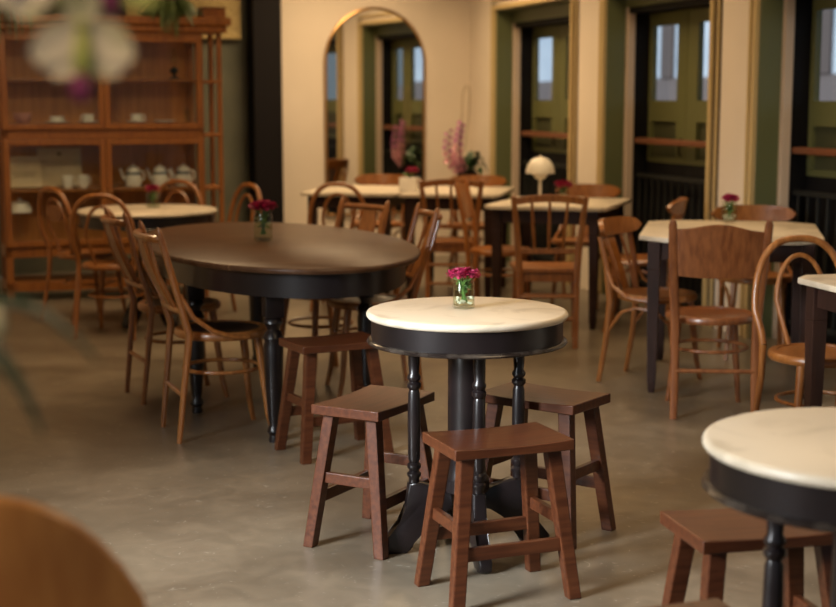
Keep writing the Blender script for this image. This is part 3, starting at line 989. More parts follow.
# ------------------------------------------------------------------ stools
def stool():
    t = thing('wooden_stool', '', 'stool')
    L_, W_, H_ = 0.380, 0.255, 0.480
    s = MB()
    nx, ny = 17, 7
    top, bot = [], []
    for i in range(nx):
        ra, rb = [], []
        for j in range(ny):
            x = -L_ / 2 + L_ * i / (nx - 1)
            y = -W_ / 2 + W_ * j / (ny - 1)
            f = 1 - (2 * x / L_) ** 2
            ra.append(s.bm.verts.new((x, y, H_ - 0.006 * f)))
            rb.append(s.bm.verts.new((x, y, H_ - 0.033)))
        top.append(ra)
        bot.append(rb)
    for i in range(nx - 1):
        for j in range(ny - 1):
            s.bm.faces.new((top[i][j], top[i + 1][j], top[i + 1][j + 1], top[i][j + 1]))
            s.bm.faces.new((bot[i][j + 1], bot[i + 1][j + 1], bot[i + 1][j], bot[i][j]))
    for i in range(nx - 1):
        s.bm.faces.new((top[i + 1][0], top[i][0], bot[i][0], bot[i + 1][0]))
        s.bm.faces.new((top[i][-1], top[i + 1][-1], bot[i + 1][-1], bot[i][-1]))
    for j in range(ny - 1):
        s.bm.faces.new((top[0][j], top[0][j + 1], bot[0][j + 1], bot[0][j]))
        s.bm.faces.new((top[-1][j + 1], top[-1][j], bot[-1][j], bot[-1][j + 1]))
    o = s.build('seat', M['red_wood'], t, smooth=30)
    bv = o.modifiers.new('edge', 'BEVEL')
    bv.width = 0.003
    bv.segments = 2
    bv.limit_method = 'ANGLE'
    bv.angle_limit = R(40)
    tx, ty, bx_, by = 0.138, 0.080, 0.188, 0.136

    def at(z):
        f = 1 - z / 0.447
        return tx + (bx_ - tx) * f, ty + (by - ty) * f
    for sx in (-1, 1):
        for sy in (-1, 1):
            MB().beam((sx * tx, sy * ty, 0.4465), (sx * bx_, sy * by, 0.0), 0.044, 0.040, 0.040, 0.036, bev=0.004).build('leg', M['red_wood'], t, smooth=0)
    for sy in (-1, 1):
        x, y = at(0.165)
        MB().beam((-x, sy * y, 0.165), (x, sy * y, 0.165), 0.040, 0.020, bev=0.003).build('stretcher', M['red_wood'], t, smooth=0)
    for sx in (-1, 1):
        x, y = at(0.235)
        MB().beam((sx * x, -y, 0.235), (sx * x, y, 0.235), 0.036, 0.020, bev=0.003).build('stretcher', M['red_wood'], t, smooth=0)
    return t


st = stool()
G = 'low rectangular wooden stools'
place(st, True, (0.236, 4.200, 0), R(21.5), 'dark wooden stool nearest the camera, in front of the middle pedestal table', G)
place(st, False, (-0.146, 4.745, 0), R(61), 'dark wooden stool left of the middle pedestal table, seat reaching under it', G)
place(st, False, (0.425, 4.830, 0), R(144), 'dark wooden stool right of and behind the middle pedestal table', G)
place(st, False, (-0.354, 5.945, 0), R(28), 'dark wooden stool pushed up to the near right side of the oval table', G)
place(st, False, (0.800, 3.330, 0), R(13), 'dark wooden stool behind the round table in the right bottom corner', G)
place(st, False, (0.545, 2.570, 0), R(-70), 'dark wooden stool of which only a seat corner shows at the bottom edge', G)


# ------------------------------------------------------------------ chairs (local: sitter faces +y, seat centre at the origin)
def round_seat(t, r, mat_ring, mat_seat, z=0.46):
    MB().lathe([(r - 0.035, z - 0.034), (r - 0.006, z - 0.034), (r, z - 0.026), (r, z - 0.010), (r - 0.008, z), (r - 0.035, z)], 36, closed=True).build('seat_ring', mat_ring, t)
    MB().lathe([(0.0, z - 0.014), (r * 0.5, z - 0.011), (r - 0.0352, z - 0.003), (r - 0.0352, z - 0.022), (0.0, z - 0.026)], 36).build('seat', mat_seat, t)


def ring_stretcher(t, r, z, mat):
    MB().tube([(r * math.cos(2 * PI * k / 28), r * math.sin(2 * PI * k / 28), z) for k in range(28)], 0.0085, 8, closed=True).build('stretcher', mat, t)


def front_legs(t, mat, top=0.125, yt=0.13, xb=0.165, yb=0.185, z=0.427):
    for sx in (-1, 1):
        MB().tube([(sx * top, yt, z), (sx * (top + 0.008), yt + 0.012, 0.33), (sx * (xb - 0.01), yb - 0.02, 0.10), (sx * xb, yb, 0.0)],
                  [0.019, 0.018, 0.014, 0.012], 10).build('leg', mat, t)


def bentwood(mat, panel=False):
    t = thing('bentwood_chair', '', 'chair')
    round_seat(t, 0.205, mat, mat)
    front_legs(t, mat)
    for sx in (-1, 1):
        MB().tube([(sx * 0.185, -0.255, 0.0), (sx * 0.180, -0.225, 0.15), (sx * 0.172, -0.195, 0.32), (sx * 0.172, -0.183, 0.46)],
                  [0.013, 0.014, 0.0155, 0.016], 10).build('leg', mat, t)
    pts = []
    n = 26
    for k in range(n + 1):
        u = k / n
        a = PI * (1 - u)
        c, s = math.cos(a), math.sin(a)
        x = 0.198 * math.copysign(abs(c) ** 0.75, c)
        z = 0.60 + 0.30 * s ** 0.9 if s > 0 else 0.60
        pts.append((x, -0.21 - (z - 0.46) * 0.17 + 0.012, z))
    left = [(-0.172, -0.183, 0.461), (-0.180, -0.192, 0.52)]
    right = [(0.180, -0.192, 0.52), (0.172, -0.183, 0.461)]
    MB().tube(left + pts + right, 0.0155, 10).build('back_hoop', mat, t)
    pts = []
    for k in range(n + 1):
        a = PI * (1 - k / n)
        c, s = math.cos(a), math.sin(a)
        z = 0.64 + 0.19 * s
        pts.append((0.105 * c, -0.205 - (z - 0.46) * 0.17 + 0.012, z))
    MB().tube([(-0.066, -0.172, 0.4605), (-0.088, -0.186, 0.54)] + pts + [(0.088, -0.186, 0.54), (0.066, -0.172, 0.4605)], 0.0105, 8).build('inner_hoop', mat, t)
    if panel:
        MB().prism([(0.092 * math.cos(2 * PI * k / 20), 0.055 * math.sin(2 * PI * k / 20)) for k in range(20)], (0, -0.247, 0.735), (1, 0, 0), (0, -0.17, 0.985), (0, 1, 0),
                   0.012).build('back_panel', mat, t)
    ring_stretcher(t, 0.165, 0.255, mat)
    return t


GA = 'double hoop bentwood chairs'
bw = bentwood(M['honey'])
place(bw, True, (1.630, 5.80, 0), R(186), 'bentwood chair with double hoop back at the right edge behind marble corner', GA, 0.985)
place(bw, False, (-1.895, 9.02, 0), R(-6), 'bentwood hoop chair with its back to us before the cabinet table', GA, 0.985)
place(bw, False, (-1.770, 9.99, 0), R(163), 'bentwood hoop chair behind the cabinet table, facing the camera', GA, 0.985)
place(bw, False, (-1.360, 9.690, 0), R(128), 'bentwood hoop chair at the right of the cabinet table, next to the dark pillar', GA, 0.985)
place(bw, False, (-0.535, 10.20, 0), R(-4), 'bentwood hoop chair with its back to us before the mirror tables', GA, 0.985)
bwp = bentwood(M['honey'], True)
place(bwp, True, (-2.205, 9.645, 0), R(-44), 'bentwood hoop chair with small oval back panel, leftmost by the cabinet', GA, 0.985)


def post_chair(mat, seat_mat):
    """two pointed posts, bowed rails, a flat splat and two spindles"""
    t = thing('post_back_chair', '', 'chair')
    round_seat(t, 0.205, mat, seat_mat)
    front_legs(t, mat)

    def post(z):
        if z < 0.46:
            f = z / 0.46
            return 0.165 + 0.015 * f, -0.235 + 0.05 * f
        f = (z - 0.46) / 0.45
        return 0.180 + 0.010 * f, -0.185 - 0.125 * f
    for sx in (-1, 1):
        zs = [0, 0.15, 0.32, 0.46, 0.62, 0.78, 0.885, 0.905, 0.915]
        rs = [0.014, 0.016, 0.018, 0.020, 0.019, 0.018, 0.017, 0.012, 0.004]
        MB().tube([(sx * post(z)[0], post(z)[1], z) for z in zs], rs, 8, flat=0.85).build('leg', mat, t)

    def bow(z, d):
        x, y = post(z)
        return [(x * math.cos(PI * (1 - k / 14)), y - d * math.sin(PI * k / 14), z) for k in range(15)]
    MB().tube(bow(0.865, 0.055), 0.016, 8).build('top_rail', mat, t)
    MB().tube(bow(0.56, 0.02), 0.012, 8).build('lower_rail', mat, t)
    x, y = post(0.865)
    yl = post(0.56)[1] - 0.02
    yt = y - 0.055
    rows = []
    for k in range(9):
        z = 0.565 + (0.86 - 0.565) * k / 8
        f = k / 8
        wd = 0.045 + 0.022 * math.sin(PI * f)
        yy = yl + (yt - yl) * f - 0.014 * math.sin(PI * f)
        rows.append([(-wd, yy, z), (0, yy - 0.005, z), (wd, yy, z)])
    MB().sheet(rows, 0.010).build('splat', mat, t)
    for sx in (-1, 1):
        f = 0.80
        MB().tube([(sx * 0.105, yl + 0.008, 0.562), (sx * 0.118, (yl + yt) / 2 - 0.004, 0.71), (sx * 0.118, yt + 0.012, 0.862)], 0.009, 8).build('spindle', mat, t)
        MB().tube([(sx * 0.184, post(0.63)[1] + 0.01, 0.63), (sx * 0.200, -0.17, 0.535), (sx * 0.213, -0.09, 0.475), (sx * 0.214, 0.0, 0.445), (sx * 0.205, 0.07, 0.440)], 0.011, 8).build('bracket', mat, t)
    ring_stretcher(t, 0.168, 0.285, mat)
    MB().tube([(-0.170, -0.212, 0.20), (0.170, -0.212, 0.20)], 0.010, 8).build('rear_rail', mat, t)
    return t


GB = 'post back chairs around the oval table'
pc = post_chair(M['honey'], M['black_seat'])
place(pc, True, (-0.870, 6.330, 0), R(-68), 'post back chair with dark seat at the near left of the oval table', GB, 1.022)
place(pc, False, (-1.185, 7.130, 0), R(-65), 'post back chair at the far left of the oval table, beside its twin', GB, 1.022)
place(pc, False, (-0.515, 7.610, 0), R(132), 'post back chair at the far end of the oval table facing the camera', GB, 1.022)
place(pc, False, (-0.250, 7.245, 0), R(104), 'post back chair at the right side of the oval table', GB, 1.022)


def spindle_chair(mat):
    t = thing('spindle_back_chair', '', 'chair')
    z = 0.46
    MB().prism([(-0.18, -0.185), (0.18, -0.185), (0.215, 0.17), (0.20, 0.20), (-0.20, 0.20), (-0.215, 0.17)], (0, 0, z - 0.0125), (1, 0, 0), (0, 1, 0), (0, 0, 1), 0.025, 0.006).build('seat', mat, t, smooth=50)
    MB().box((0, 0.165, z - 0.052), (0.35, 0.018, 0.052), bev=0.003).build('apron', mat, t, smooth=0)
    MB().box((0, -0.165, z - 0.052), (0.31, 0.018, 0.052), bev=0.003).build('apron', mat, t, smooth=0)
    for sx in (-1, 1):
        MB().beam((sx * 0.178, 0.165, z - 0.0255), (sx * 0.185, 0.185, 0), 0.036, 0.036, 0.026, 0.026, bev=0.004).build('leg', mat, t, smooth=0)
        lg = MB()
        zs = [0, 0.2, 0.44, 0.60, 0.76, 0.885]
        xs = [0.165, 0.165, 0.170, 0.180, 0.196, 0.212]
        ys = [-0.225, -0.205, -0.20, -0.222, -0.255, -0.29]
        lg.tube([(sx * a, b_, c) for a, b_, c in zip(xs, ys, zs)], [0.016, 0.019, 0.021, 0.020, 0.018, 0.015], 8, flat=0.8)
        lg.build('leg', mat, t)
        MB().tube([(sx * 0.18, 0.17, 0.22), (sx * 0.166, -0.205, 0.22)], 0.010, 8).build('stretcher', mat, t)
    rows = []
    for k in range(15):
        u = -1 + 2 * k / 14
        x = 0.208 * u
        zt = 0.872 + 0.022 * (1 - u * u)
        yy = -0.283 - 0.02 * (1 - u * u)
        rows.append([(x, yy, zt - 0.04), (x, yy - 0.004, zt)])
    MB().sheet(rows, 0.02).build('top_rail', mat, t)
    MB().beam((-0.172, -0.212, 0.565), (0.172, -0.212, 0.565), 0.030, 0.016, bev=0.003).build('lower_rail', mat, t, smooth=0)
    for u in (-0.5, 0.0, 0.5):
        MB().tube([(0.172 * 0.95 * u, -0.213, 0.572), (0.19 * u, -0.262, 0.72), (0.208 * u, -0.292, 0.853)], [0.008, 0.010, 0.008], 8).build('spindle', mat, t)
    for zz in (0.17, 0.30):
        MB().tube([(-0.165, -0.212, zz), (0.165, -0.212, zz)], 0.010, 8).build('stretcher', mat, t)
    MB().tube([(-0.18, 0.172, 0.26), (0.18, 0.172, 0.26)], 0.010, 8).build('stretcher', mat, t)
    return t


GC = 'spindle back chairs'
sc_ = spindle_chair(M['honey'])
place(sc_, True, (0.775, 8.700, 0), R(-2), 'spindle back chair with its back to us before the dome lamp table', GC, 1.022)
place(sc_, False, (0.245, 10.350, 0), R(-3), 'spindle back chair with its back to us before the orchid table', GC, 1.022)


def panel_chair(mat, seat_mat, rounded=False):
    t = thing('panel_back_chair', '', 'chair')
    round_seat(t, 0.21, mat, seat_mat)
    front_legs(t, mat, 0.13, 0.135, 0.17, 0.19)
    for sx in (-1, 1):
        zs = [0, 0.2, 0.42, 0.60, 0.78, 0.885, 0.905]
        xs = [0.185, 0.182, 0.185, 0.196, 0.208, 0.214, 0.214]
        ys = [-0.225, -0.205, -0.195, -0.215, -0.25, -0.275, -0.279]
        if rounded:
            zs, xs, ys = zs[:4] + [0.70], [x * 0.86 for x in xs[:4]] + [0.165], ys[:4] + [-0.236]
        MB().tube([(sx * a, b_, c) for a, b_, c in zip(xs, ys, zs)], [0.017, 0.020, 0.022, 0.022, 0.020, 0.019, 0.012][:len(zs)], 8, flat=0.75).build('leg', mat, t)
    rows = []
    n = 18
    for k in range(n + 1):
        u = -1 + 2 * k / n
        x = (0.222 if rounded else 0.200) * u
        if rounded:
            zt = 0.69 + 0.21 * (1 - abs(u) ** 2.3) ** 0.6
        else:
            zt = 0.872 + 0.014 * math.cos(u * PI) - 0.006 * u
        zb = 0.655 - 0.01 * (1 - u * u)
        col = []
        for j in range(6):
            z = zb + (zt - zb) * j / 5
            col.append((x, -0.228 - (z - 0.66) * 0.22 - 0.030 * (1 - u * u), z))
        rows.append(col)
    MB().sheet(rows, 0.014).build('back_panel', mat, t)
    ring_stretcher(t, 0.175, 0.30, mat)
    MB().tube([(-0.182, -0.21, 0.22), (0.182, -0.21, 0.22)], 0.010, 8).build('stretcher', mat, t)
    return t


GD = 'panel back chairs'
pn = panel_chair(M['chair_dark'], M['chair_dark'])
place(pn, True, (1.380, 6.770, 0), R(-4), 'brown chair with broad panel back before the right marble table', GD, 1.022)
pn2 = panel_chair(M['amber'], M['amber'])
place(pn2, True, (0.560, 9.700, 0), R(-101), 'orange brown panel back chair seen from the side, left of lamp table', GD, 1.022)
pn3 = panel_chair(M['lit_amber'], M['lit_amber'], True)
place(pn3, True, (-0.500, 1.940, 0), R(-3), 'blurred orange brown chair back in the left bottom corner', GD).scale = (0.90, 0.90, 1.11)


def crest_chair(mat):
    t = thing('crest_rail_chair', '', 'chair')
    round_seat(t, 0.205, mat, mat)
    front_legs(t, mat)
    for sx in (-1, 1):
        zs = [0, 0.2, 0.42, 0.60, 0.745]
        xs = [0.175, 0.170, 0.172, 0.178, 0.184]
        ys = [-0.245, -0.21, -0.19, -0.21, -0.245]
        MB().tube([(sx * a, b_, c) for a, b_, c in zip(xs, ys, zs)], [0.013, 0.016, 0.018, 0.016, 0.015], 8).build('leg', mat, t)
    rows = []
    n = 22
    ztop, zbot = 0.825, 0.735
    for k in range(n + 1):
        u = -1 + 2 * k / n
        x = 0.245 * u
        e = (1 - abs(u) ** 5) ** 0.5
        zm = (ztop + zbot) / 2
        hh = max((ztop - zbot) / 2 * e, 0.006)
        yb = -0.285 + 0.075 * u * u
        rows.append([(x, yb - (z - 0.74) * 0.2, z) for z in (zm - hh, zm - hh * 0.4, zm + hh * 0.4, zm + hh)])
    MB().sheet(rows, 0.024).build('crest_rail', mat, t)
    rows = []
    for k in range(9):
        f = k / 8
        z = 0.462 + (0.745 - 0.462) * f
        wd = 0.028 + 0.016 * f
        yy = -0.180 - 0.105 * f
        rows.append([(-wd, yy, z), (wd, yy, z)])
    MB().sheet(rows, 0.012).build('splat', mat, t)
    for sx in (-1, 1):
        MB().tube([(sx * 0.095, -0.170, 0.4605), (sx * 0.098, -0.205, 0.60), (sx * 0.105, -0.262, 0.742)], 0.008, 8).build('spindle', mat, t)
        MB().tube([(sx * 0.178, -0.215, 0.60), (sx * 0.195, -0.165, 0.50), (sx * 0.212, -0.08, 0.450), (sx * 0.213, 0.0, 0.440), (sx * 0.204, 0.07, 0.438)], 0.010, 8).build('bracket', mat, t)
        MB().tube([(sx * 0.140, 0.145, 0.20), (sx * 0.150, 0.13, 0.32), (sx * 0.165, 0.06, 0.385), (sx * 0.178, -0.04, 0.395), (sx * 0.176, -0.12, 0.37), (sx * 0.172, -0.20, 0.26)], 0.009, 8).build('brace', mat, t)
    return t


GE = 'crest rail chairs'
cr = crest_chair(M['honey'])
place(cr, True, (1.245, 7.480, 0), R(-122), 'crest rail chair at the left side of the right marble table', GE, 1.022)
place(cr, False, (1.930, 8.240, 0), R(172), 'crest rail chair behind the right marble table facing the camera', GE, 1.022)
place(cr, False, (1.40, 9.17, 0), R(74), 'crest rail chair seen edge on, right of the dome lamp table', GE, 1.022)
place(cr, False, (1.165, 10.335, 0), R(161), 'crest rail chair behind the dome lamp table facing the camera', GE, 1.022)
place(cr, False, (-0.330, 11.74, 0), R(169), 'crest rail chair under the arched mirror behind the left marble table', GE, 1.022)
place(cr, False, (0.440, 11.60, 0), R(169), 'crest rail chair below the orchid pot behind the marble table', GE, 1.022)


# ------------------------------------------------------------------ flowers, lamp and other things on the tables
def blossom_mesh(r, seed):
    """frilly carnation-like head"""
    rnd = random.Random(seed)
    mb = MB()
    for ringi, (n, tilt, ln) in enumerate(((5, 1.25, 0.75), (8, 0.8, 0.95), (10, 0.35, 1.0), (8, -0.05, 0.95))):
        for k in range(n):
            az = 2 * PI * (k + 0.5 * (ringi % 2)) / n + rnd.uniform(-0.15, 0.15)
            tl = tilt + rnd.uniform(-0.15, 0.15)
            d = Vector((math.cos(az) * math.cos(tl), math.sin(az) * math.cos(tl), math.sin(tl)))
            s = Vector((-math.sin(az), math.cos(az), 0))
            L_ = r * ln * rnd.uniform(0.85, 1.1)
            a = mb.bm.verts.new(d * 0.05 * r)
            b1 = mb.bm.verts.new(d * L_ * 0.7 + s * L_ * 0.28)
            b2 = mb.bm.verts.new(d * L_ * 0.7 - s * L_ * 0.28)
            c1 = mb.bm.verts.new(d * L_ + s * L_ * 0.20 + Vector((0, 0, 0.1 * L_)))
            c2 = mb.bm.verts.new(d * L_ * 1.04 - s * L_ * 0.02)
            c3 = mb.bm.verts.new(d * L_ - s * L_ * 0.20 + Vector((0, 0, 0.1 * L_)))
            mb.bm.faces.new((a, b2, c3, c2, c1, b1))
    mb.ball((0, 0, -r * 0.15), r * 0.35, 8)
    return mb


def flower_jar(name, lab, loc, r, h, n, spread, fr_, seed, cat='vase', stones=True):
    rnd = random.Random(seed)
    t = thing(name, lab, cat, loc, 0, 'flower jars on the tables')
    j = MB().lathe([(0.0, 0.0), (r * 0.92, 0.0), (r, 0.006), (r, h * 0.80), (r * 0.86, h * 0.88), (r * 0.86, h * 0.92), (r * 0.93, h * 0.925), (r * 0.93, h), (r * 0.82, h),
                    (r * 0.80, h * 0.88), (r * 0.93, h * 0.79), (r * 0.93, 0.010), (0.0, 0.010)], 28)
    j.build('glass_jar', M['jar_glass'], t)
    MB().lathe([(0.0, 0.0105), (r * 0.92, 0.0105), (r * 0.92, h * 0.62), (0.0, h * 0.62)], 24).build('water', M['water'], t)
    if stones:
        s = MB()
        for k in range(26):
            a, q = rnd.uniform(0, 2 * PI), r * 0.72 * math.sqrt(rnd.random())
            s.ball((q * math.cos(a), q * math.sin(a), 0.010 + h * rnd.uniform(0.06, 0.26)), r * 0.17, 7, (1, 0.8, 0.7))
        s.build('pebbles', M['pebble'], t)
    stems = MB()
    heads = []
    for k in range(n):
        a = 2.4 * k
        q = spread * math.sqrt((k + 0.3) / n)
        top = Vector((q * math.cos(a), q * math.sin(a), h + fr_ * (0.85 - 0.55 * (q / spread) ** 2)))
        b_ = Vector((-0.3 * q * math.cos(a), -0.3 * q * math.sin(a), h * 0.20))
        mid = (top * 0.25 + b_ * 0.4)
        neck = Vector((0.45 * r * math.cos(a), 0.45 * r * math.sin(a), h * 0.90))
        stems.tube([b_, neck, top - Vector((0, 0, fr_ * 0.3))], 0.0022, 6)
        for q2 in range(2):
            az = rnd.uniform(0, 2 * PI)
            zz = h * rnd.uniform(0.35, 0.8)
            base = Vector((0, 0, zz)) + (neck - b_) * 0.1
            rr = r * 0.8
            strap_leaf(stems, [base, (rr * 0.6 * math.cos(az), rr * 0.6 * math.sin(az), zz + 0.012), (rr * math.cos(az), rr * math.sin(az), zz + 0.004)], 0.014, 0.0008)
        heads.append(top)
    stems.build('stems', M['stem'], t)
    protos = [None, None]
    for k, p in enumerate(heads):
        i = k % 2
        if protos[i] is None:
            protos[i] = blossom_mesh(fr_, seed + i).build('blossom', M['magenta'], t, p, smooth=0)
        else:
            o = protos[i].copy()
            COL.objects.link(o)
            o.location = p
            o.rotation_euler = (rnd.uniform(-0.4, 0.4), rnd.uniform(-0.4, 0.4), rnd.uniform(0, 6))
    return t


flower_jar('flower_jar', 'glass jar of magenta flowers and pebbles on the middle pedestal table', (0.148, 4.655, MAIN_H + 0.0005), 0.036, 0.098, 10, 0.042, 0.021, 11)
flower_jar('flower_jar', 'tall glass of magenta flowers standing on the oval table', (-0.755, 7.05, 0.7805), 0.047, 0.150, 12, 0.056, 0.030, 23, stones=False)
flower_jar('flower_jar', 'glass jar of magenta flowers on the right marble table', (1.72, 8.00, 0.7905), 0.043, 0.115, 9, 0.036, 0.026, 31)
flower_jar('flower_jar', 'small flower jar on the table before the cabinet', (-1.735, 9.50, 0.7575), 0.046, 0.110, 8, 0.036, 0.026, 41, stones=False)
flower_jar('flower_jar', 'red flower jar beside the white dome lamp', (1.00, 10.02, 0.7855), 0.040, 0.075, 9, 0.055, 0.030, 53)

lp = thing('dome_lamp', 'white dome shaped table lamp on the marble table', 'lamp', (0.835, 9.93, 0.7855))
MB().lathe([(0.0, 0.0), (0.055, 0.0), (0.055, 0.008), (0.014, 0.014), (0.011, 0.02), (0.011, 0.175), (0.0, 0.175)], 24).build('stand', M['white'], lp)
MB().lathe([(0.054, 0.178), (0.052, 0.165), (0.030, 0.140), (0.012, 0.135), (0.012, 0.139), (0.028, 0.144), (0.049, 0.168), (0.051, 0.178)], 32, closed=True).build('lower_shade', M['shade'], lp)
MB().lathe([(0.106, 0.180), (0.104, 0.205), (0.092, 0.243), (0.066, 0.275), (0.030, 0.292), (0.0, 0.296), (0.0, 0.292), (0.029, 0.288), (0.064, 0.271), (0.089, 0.240),
            (0.101, 0.204), (0.103, 0.180)], 40).build('shade', M['shade'], lp)
lp.scale = (0.93, 0.93, 0.97)
MB().lathe([(0.0, 0.292), (0.008, 0.296), (0.007, 0.306), (0.0, 0.308)], 12).build('switch', M['white'], lp)

# white planter with pink flowers on the mirror tables
wp = thing('square_planter', 'small white planter with pink flowers below the mirror', 'planter', (-0.065, 10.82, 0.7825), R(-11))
MB().prism([(-0.065, -0.065), (0.065, -0.065), (0.065, 0.065), (-0.065, 0.065)], (0, 0, 0.052), (1, 0, 0), (0, 1, 0), (0, 0, 1), 0.104, 0.006).build('pot', M['china'], wp, smooth=0)
g_ = MB()
for k in range(16):
    az = k * 2.4
    g_.tube([(0, 0, 0.10), (0.03 * math.cos(az), 0.03 * math.sin(az), 0.13), (0.055 * math.cos(az), 0.055 * math.sin(az), 0.13)], [0.006, 0.008, 0.002], 5)
g_.build('leaves', M['stem'], wp)
pr = None
for k in range(5):
    az = k * 2.4
    p = (0.02 + 0.03 * math.cos(az), 0.03 * math.sin(az), 0.145 + 0.012 * (k % 2))
    if pr is None:
        pr = blossom_mesh(0.028, 71).build('blossom', M['magenta'], wp, p, smooth=0)
    else:
        o = pr.copy()
        COL.objects.link(o)
        o.location = p


# ------------------------------------------------------------------ orchids
def orchid_bloom(parent, loc, size, face, mats, roll=0.0, openness=0.35, wings=(12, 168), lip_len=0.26):
    """five petals and a lip, facing along face"""
    f = Vector(face).normalized()
    up = Vector((0, 0, 1))
    x = up.cross(f).normalized()
    y = f.cross(x)
    rot = Matrix((x, y, f)).transposed().to_4x4() @ Matrix.Rotation(roll, 4, 'Z')
    mb = MB()

    def petal(az, ln, wd, lift):
        rows = []
        for i in range(8):
            t = i / 7
            rad = ln * t
            half = wd * 0.5 * (math.sin(PI * min(1.0, 0.08 + t * 0.86)) ** 0.7)
            z = lift * ln * t * t + 0.04 * ln
            row = []
            for j in range(5):
                v = -1 + j / 2
                row.append(rot @ Vector((math.cos(az) * rad - math.sin(az) * half * v, math.sin(az) * rad + math.cos(az) * half * v, z + 0.10 * wd * v * v)))
            rows.append(row)
        mb.sheet(rows, size * 0.012)
    for k in range(3):
        petal(PI / 2 + k * 2 * PI / 3, size * 0.50, size * 0.34, openness)
    for az in (R(wings[0]), R(wings[1])):
        petal(az, size * 0.50, size * 0.52, openness * 0.7)
    o = mb.build('blossom', mats[0], parent, loc)
    lip = MB()
    rows = []
    for i in range(6):
        t = i / 5
        half = size * 0.085 * math.sin(PI * (0.2 + 0.7 * t))
        row = []
        for j in range(5):
            v = -1 + j / 2
            row.append(rot @ Vector((half * v, -size * lip_len * t, size * (0.10 + 0.20 * math.sin(PI * t)) - 0.06 * size * v * v)))
        rows.append(row)
    lip.sheet(rows, size * 0.012)
    lip.ball(rot @ Vector((0, size * 0.03, size * 0.12)), size * 0.055, 8)
    lip.build('lip', mats[1], o)
    return o


# orchids in the corner, on a plant stand
psx, psy = 0.440, 12.95
ps = thing('plant_stand', 'small dark plant stand in the corner behind the marble tables', 'stand', (psx, psy, 0), BROT)
MB().lathe([(0.0, 0.70), (0.17, 0.70), (0.17, 0.675), (0.0, 0.675)], 32).build('top', M['table_leg'], ps)
for k in range(3):
    a = 2 * PI * k / 3 + 0.3
    MB().tube([(0.12 * math.cos(a), 0.12 * math.sin(a), 0.674), (0.09 * math.cos(a), 0.09 * math.sin(a), 0.35), (0.16 * math.cos(a), 0.16 * math.sin(a), 0.0)], 0.014, 8).build('leg', M['table_leg'], ps)
oc = thing('potted_orchid', 'potted pink orchid with a wire loop in the room corner', 'plant', (psx, psy, 0.7005))
MB().lathe([(0.0, 0.0), (0.075, 0.0), (0.095, 0.10), (0.100, 0.12), (0.090, 0.12), (0.084, 0.10), (0.0, 0.09)], 24).build('pot', M['pillar'], oc)
for k, (az, ln, hi) in enumerate(((0.1, 0.16, 0.16), (1.0, 0.13, 0.22), (2.2, 0.10, 0.20), (-0.7, 0.14, 0.13), (0.5, 0.10, 0.26), (3.3, 0.08, 0.15), (-0.2, 0.13, 0.22), (1.6, 0.12, 0.14))):
    lf = MB()
    c, s = math.cos(az), math.sin(az)
    strap_leaf(lf, [(0.02 * c, 0.02 * s, 0.10), (ln * 0.4 * c, ln * 0.4 * s, hi), (ln * 0.9 * c, ln * 0.9 * s, hi + 0.02), (ln * 1.15 * c, ln * 1.15 * s, hi - 0.06)], 0.125, 0.003)
    lf.build('leaf', M['leaf'], oc)
sprays = [([(-0.03, 0, 0.10), (-0.09, -0.02, 0.22), (-0.085, -0.02, 0.40), (-0.055, -0.02, 0.55)], 17, 0.088),
          ([(-0.05, 0, 0.10), (-0.16, -0.02, 0.20), (-0.185, -0.02, 0.34), (-0.165, -0.02, 0.48)], 14, 0.075)]
for si, (pts, n, sz) in enumerate(sprays):
    MB().tube(pts, [0.004, 0.004, 0.003, 0.002], 6).build('stem', M['stem'], oc)
    P_ = [Vector(p) for p in pts]
    for k in range(n):
        u = 0.08 + 0.92 * k / (n - 1)
        f = u * (len(P_) - 1)
        i = min(int(f), len(P_) - 2)
        p = P_[i].lerp(P_[i + 1], f - i)
        az = -PI / 2 + (0.9 if k % 2 else -0.9)
        face = (math.cos(az) * 0.9, math.sin(az), 0.05)
        size = sz * (1.15 - 0.55 * u)
        mats = (M['violet'], M['lip']) if (u > 0.55) else (M['pink'], M['lip'])
        orchid_bloom(oc, p + Vector(face) * 0.02, size, face, mats, 0.2 * (k % 3))
MB().tube([(-0.07, 0.0, 0.10), (-0.055, 0, 0.55), (-0.045, 0, 0.80), (-0.02, 0, 0.88), (0.01, 0, 0.87), (0.02, 0, 0.78), (0.0, 0, 0.50), (-0.02, 0, 0.30)], 0.0045, 6).build('wire_loop', M['wire'], oc)

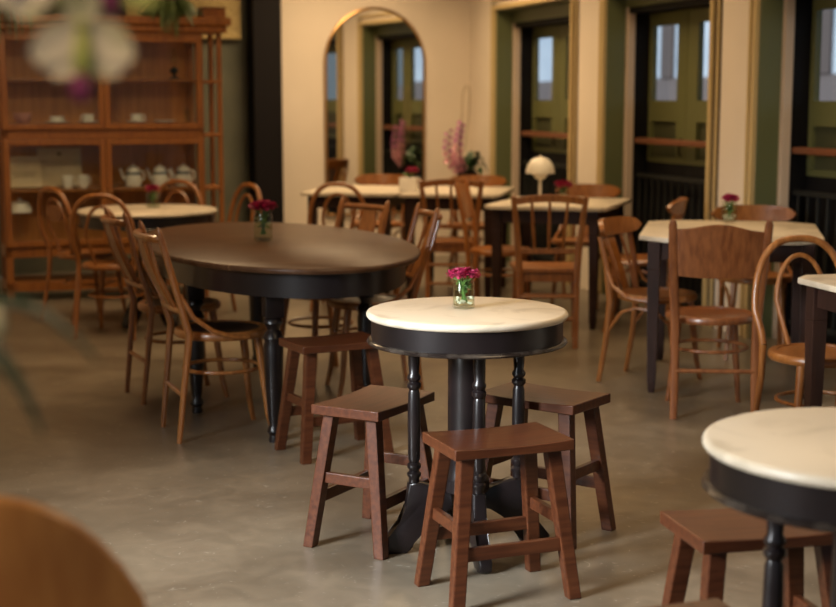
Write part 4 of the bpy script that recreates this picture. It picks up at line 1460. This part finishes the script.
# the near orchid that reaches into the frame from the left, out of focus
ost = thing('plant_pedestal', 'tall narrow wooden pedestal outside the left edge', 'stand', (-0.66, 1.36, 0))
MB().box((0, 0, 0.98), (0.24, 0.24, 0.03), bev=0.004).build('top', M['table_leg'], ost, smooth=0)
for sx in (-1, 1):
    for sy in (-1, 1):
        MB().beam((sx * 0.095, sy * 0.095, 0.9645), (sx * 0.105, sy * 0.105, 0), 0.03, 0.03, bev=0.003).build('leg', M['table_leg'], ost, smooth=0)
no = thing('potted_orchid', 'blurred white and green orchid close to the camera at upper left', 'plant', (-0.66, 1.36, 0.9955))
MB().lathe([(0.0, 0.0), (0.06, 0.0), (0.080, 0.12), (0.072, 0.12), (0.066, 0.105), (0.0, 0.10)], 24).build('pot', M['china'], no)
for pts, wd in (([(0.02, 0.0, 0.10), (0.14, 0.0, 0.255), (0.255, 0.005, 0.280), (0.305, 0.01, 0.268), (0.350, 0.015, 0.228)], 0.046),
                ([(0.02, -0.02, 0.10), (0.14, -0.02, 0.240), (0.235, -0.02, 0.252), (0.280, -0.02, 0.213), (0.306, -0.02, 0.160)], 0.050),
                ([(-0.02, 0.02, 0.10), (-0.12, 0.03, 0.24), (-0.22, 0.05, 0.20)], 0.05),
                ([(0.0, 0.03, 0.10), (0.03, 0.13, 0.26), (0.04, 0.24, 0.22)], 0.05)):
    lf = MB()
    strap_leaf(lf, pts, wd, 0.003)
    lf.build('leaf', M['leaf_teal'], no)
MB().tube([(0.0, 0, 0.10), (-0.02, 0, 0.35), (0.03, 0, 0.56), (0.16, 0, 0.665), (0.29, 0, 0.650), (0.350, 0, 0.600), (0.358, 0, 0.550)], [0.005, 0.005, 0.004, 0.004, 0.003, 0.003, 0.002], 8).build('stem', M['stem'], no)
for p, sz, face, mt, rl, wg, ll in (((0.356, -0.02, 0.540), 0.104, (0.10, -1, -0.25), 'petal_white', 0.0, (-48, -130), 0.62),
                                    ((0.378, -0.01, 0.585), 0.095, (0.15, -1, -0.30), 'petal_green', 0.1, (25, 150), 0.40),
                                    ((0.300, -0.02, 0.592), 0.095, (-0.25, -1, -0.2), 'petal_white', -0.1, (-60, -150), 0.25),
                                    ((0.340, -0.01, 0.600), 0.105, (0.0, -1, -0.3), 'petal_green', 0.4, (-15, -165), 0.20),
                                    ((0.200, -0.02, 0.640), 0.090, (-0.2, -1, 0.0), 'petal_white', 0.1, (12, 168), 0.26)):
    big = ll > 0.5
    o = orchid_bloom(no, p, sz, face, (M[mt], M['petal_green'] if big else M['lip']), rl, 0.30, wg, ll)
    if big:
        MB().ball((0.0, -0.020, -0.056), 0.011, 12, (0.9, 0.7, 1.2)).build('lip_tip', M['lip'], o)
bd = MB()
bd.ball((0.262, -0.02, 0.266), 0.014, 10, (1, 1, 1.3))
bd.build('bud', M['petal_white'], no)
MB().tube([(0.01, -0.02, 0.10), (0.12, -0.03, 0.21), (0.21, -0.03, 0.232), (0.258, -0.02, 0.256)], 0.003, 6).build('stem', M['stem'], no)
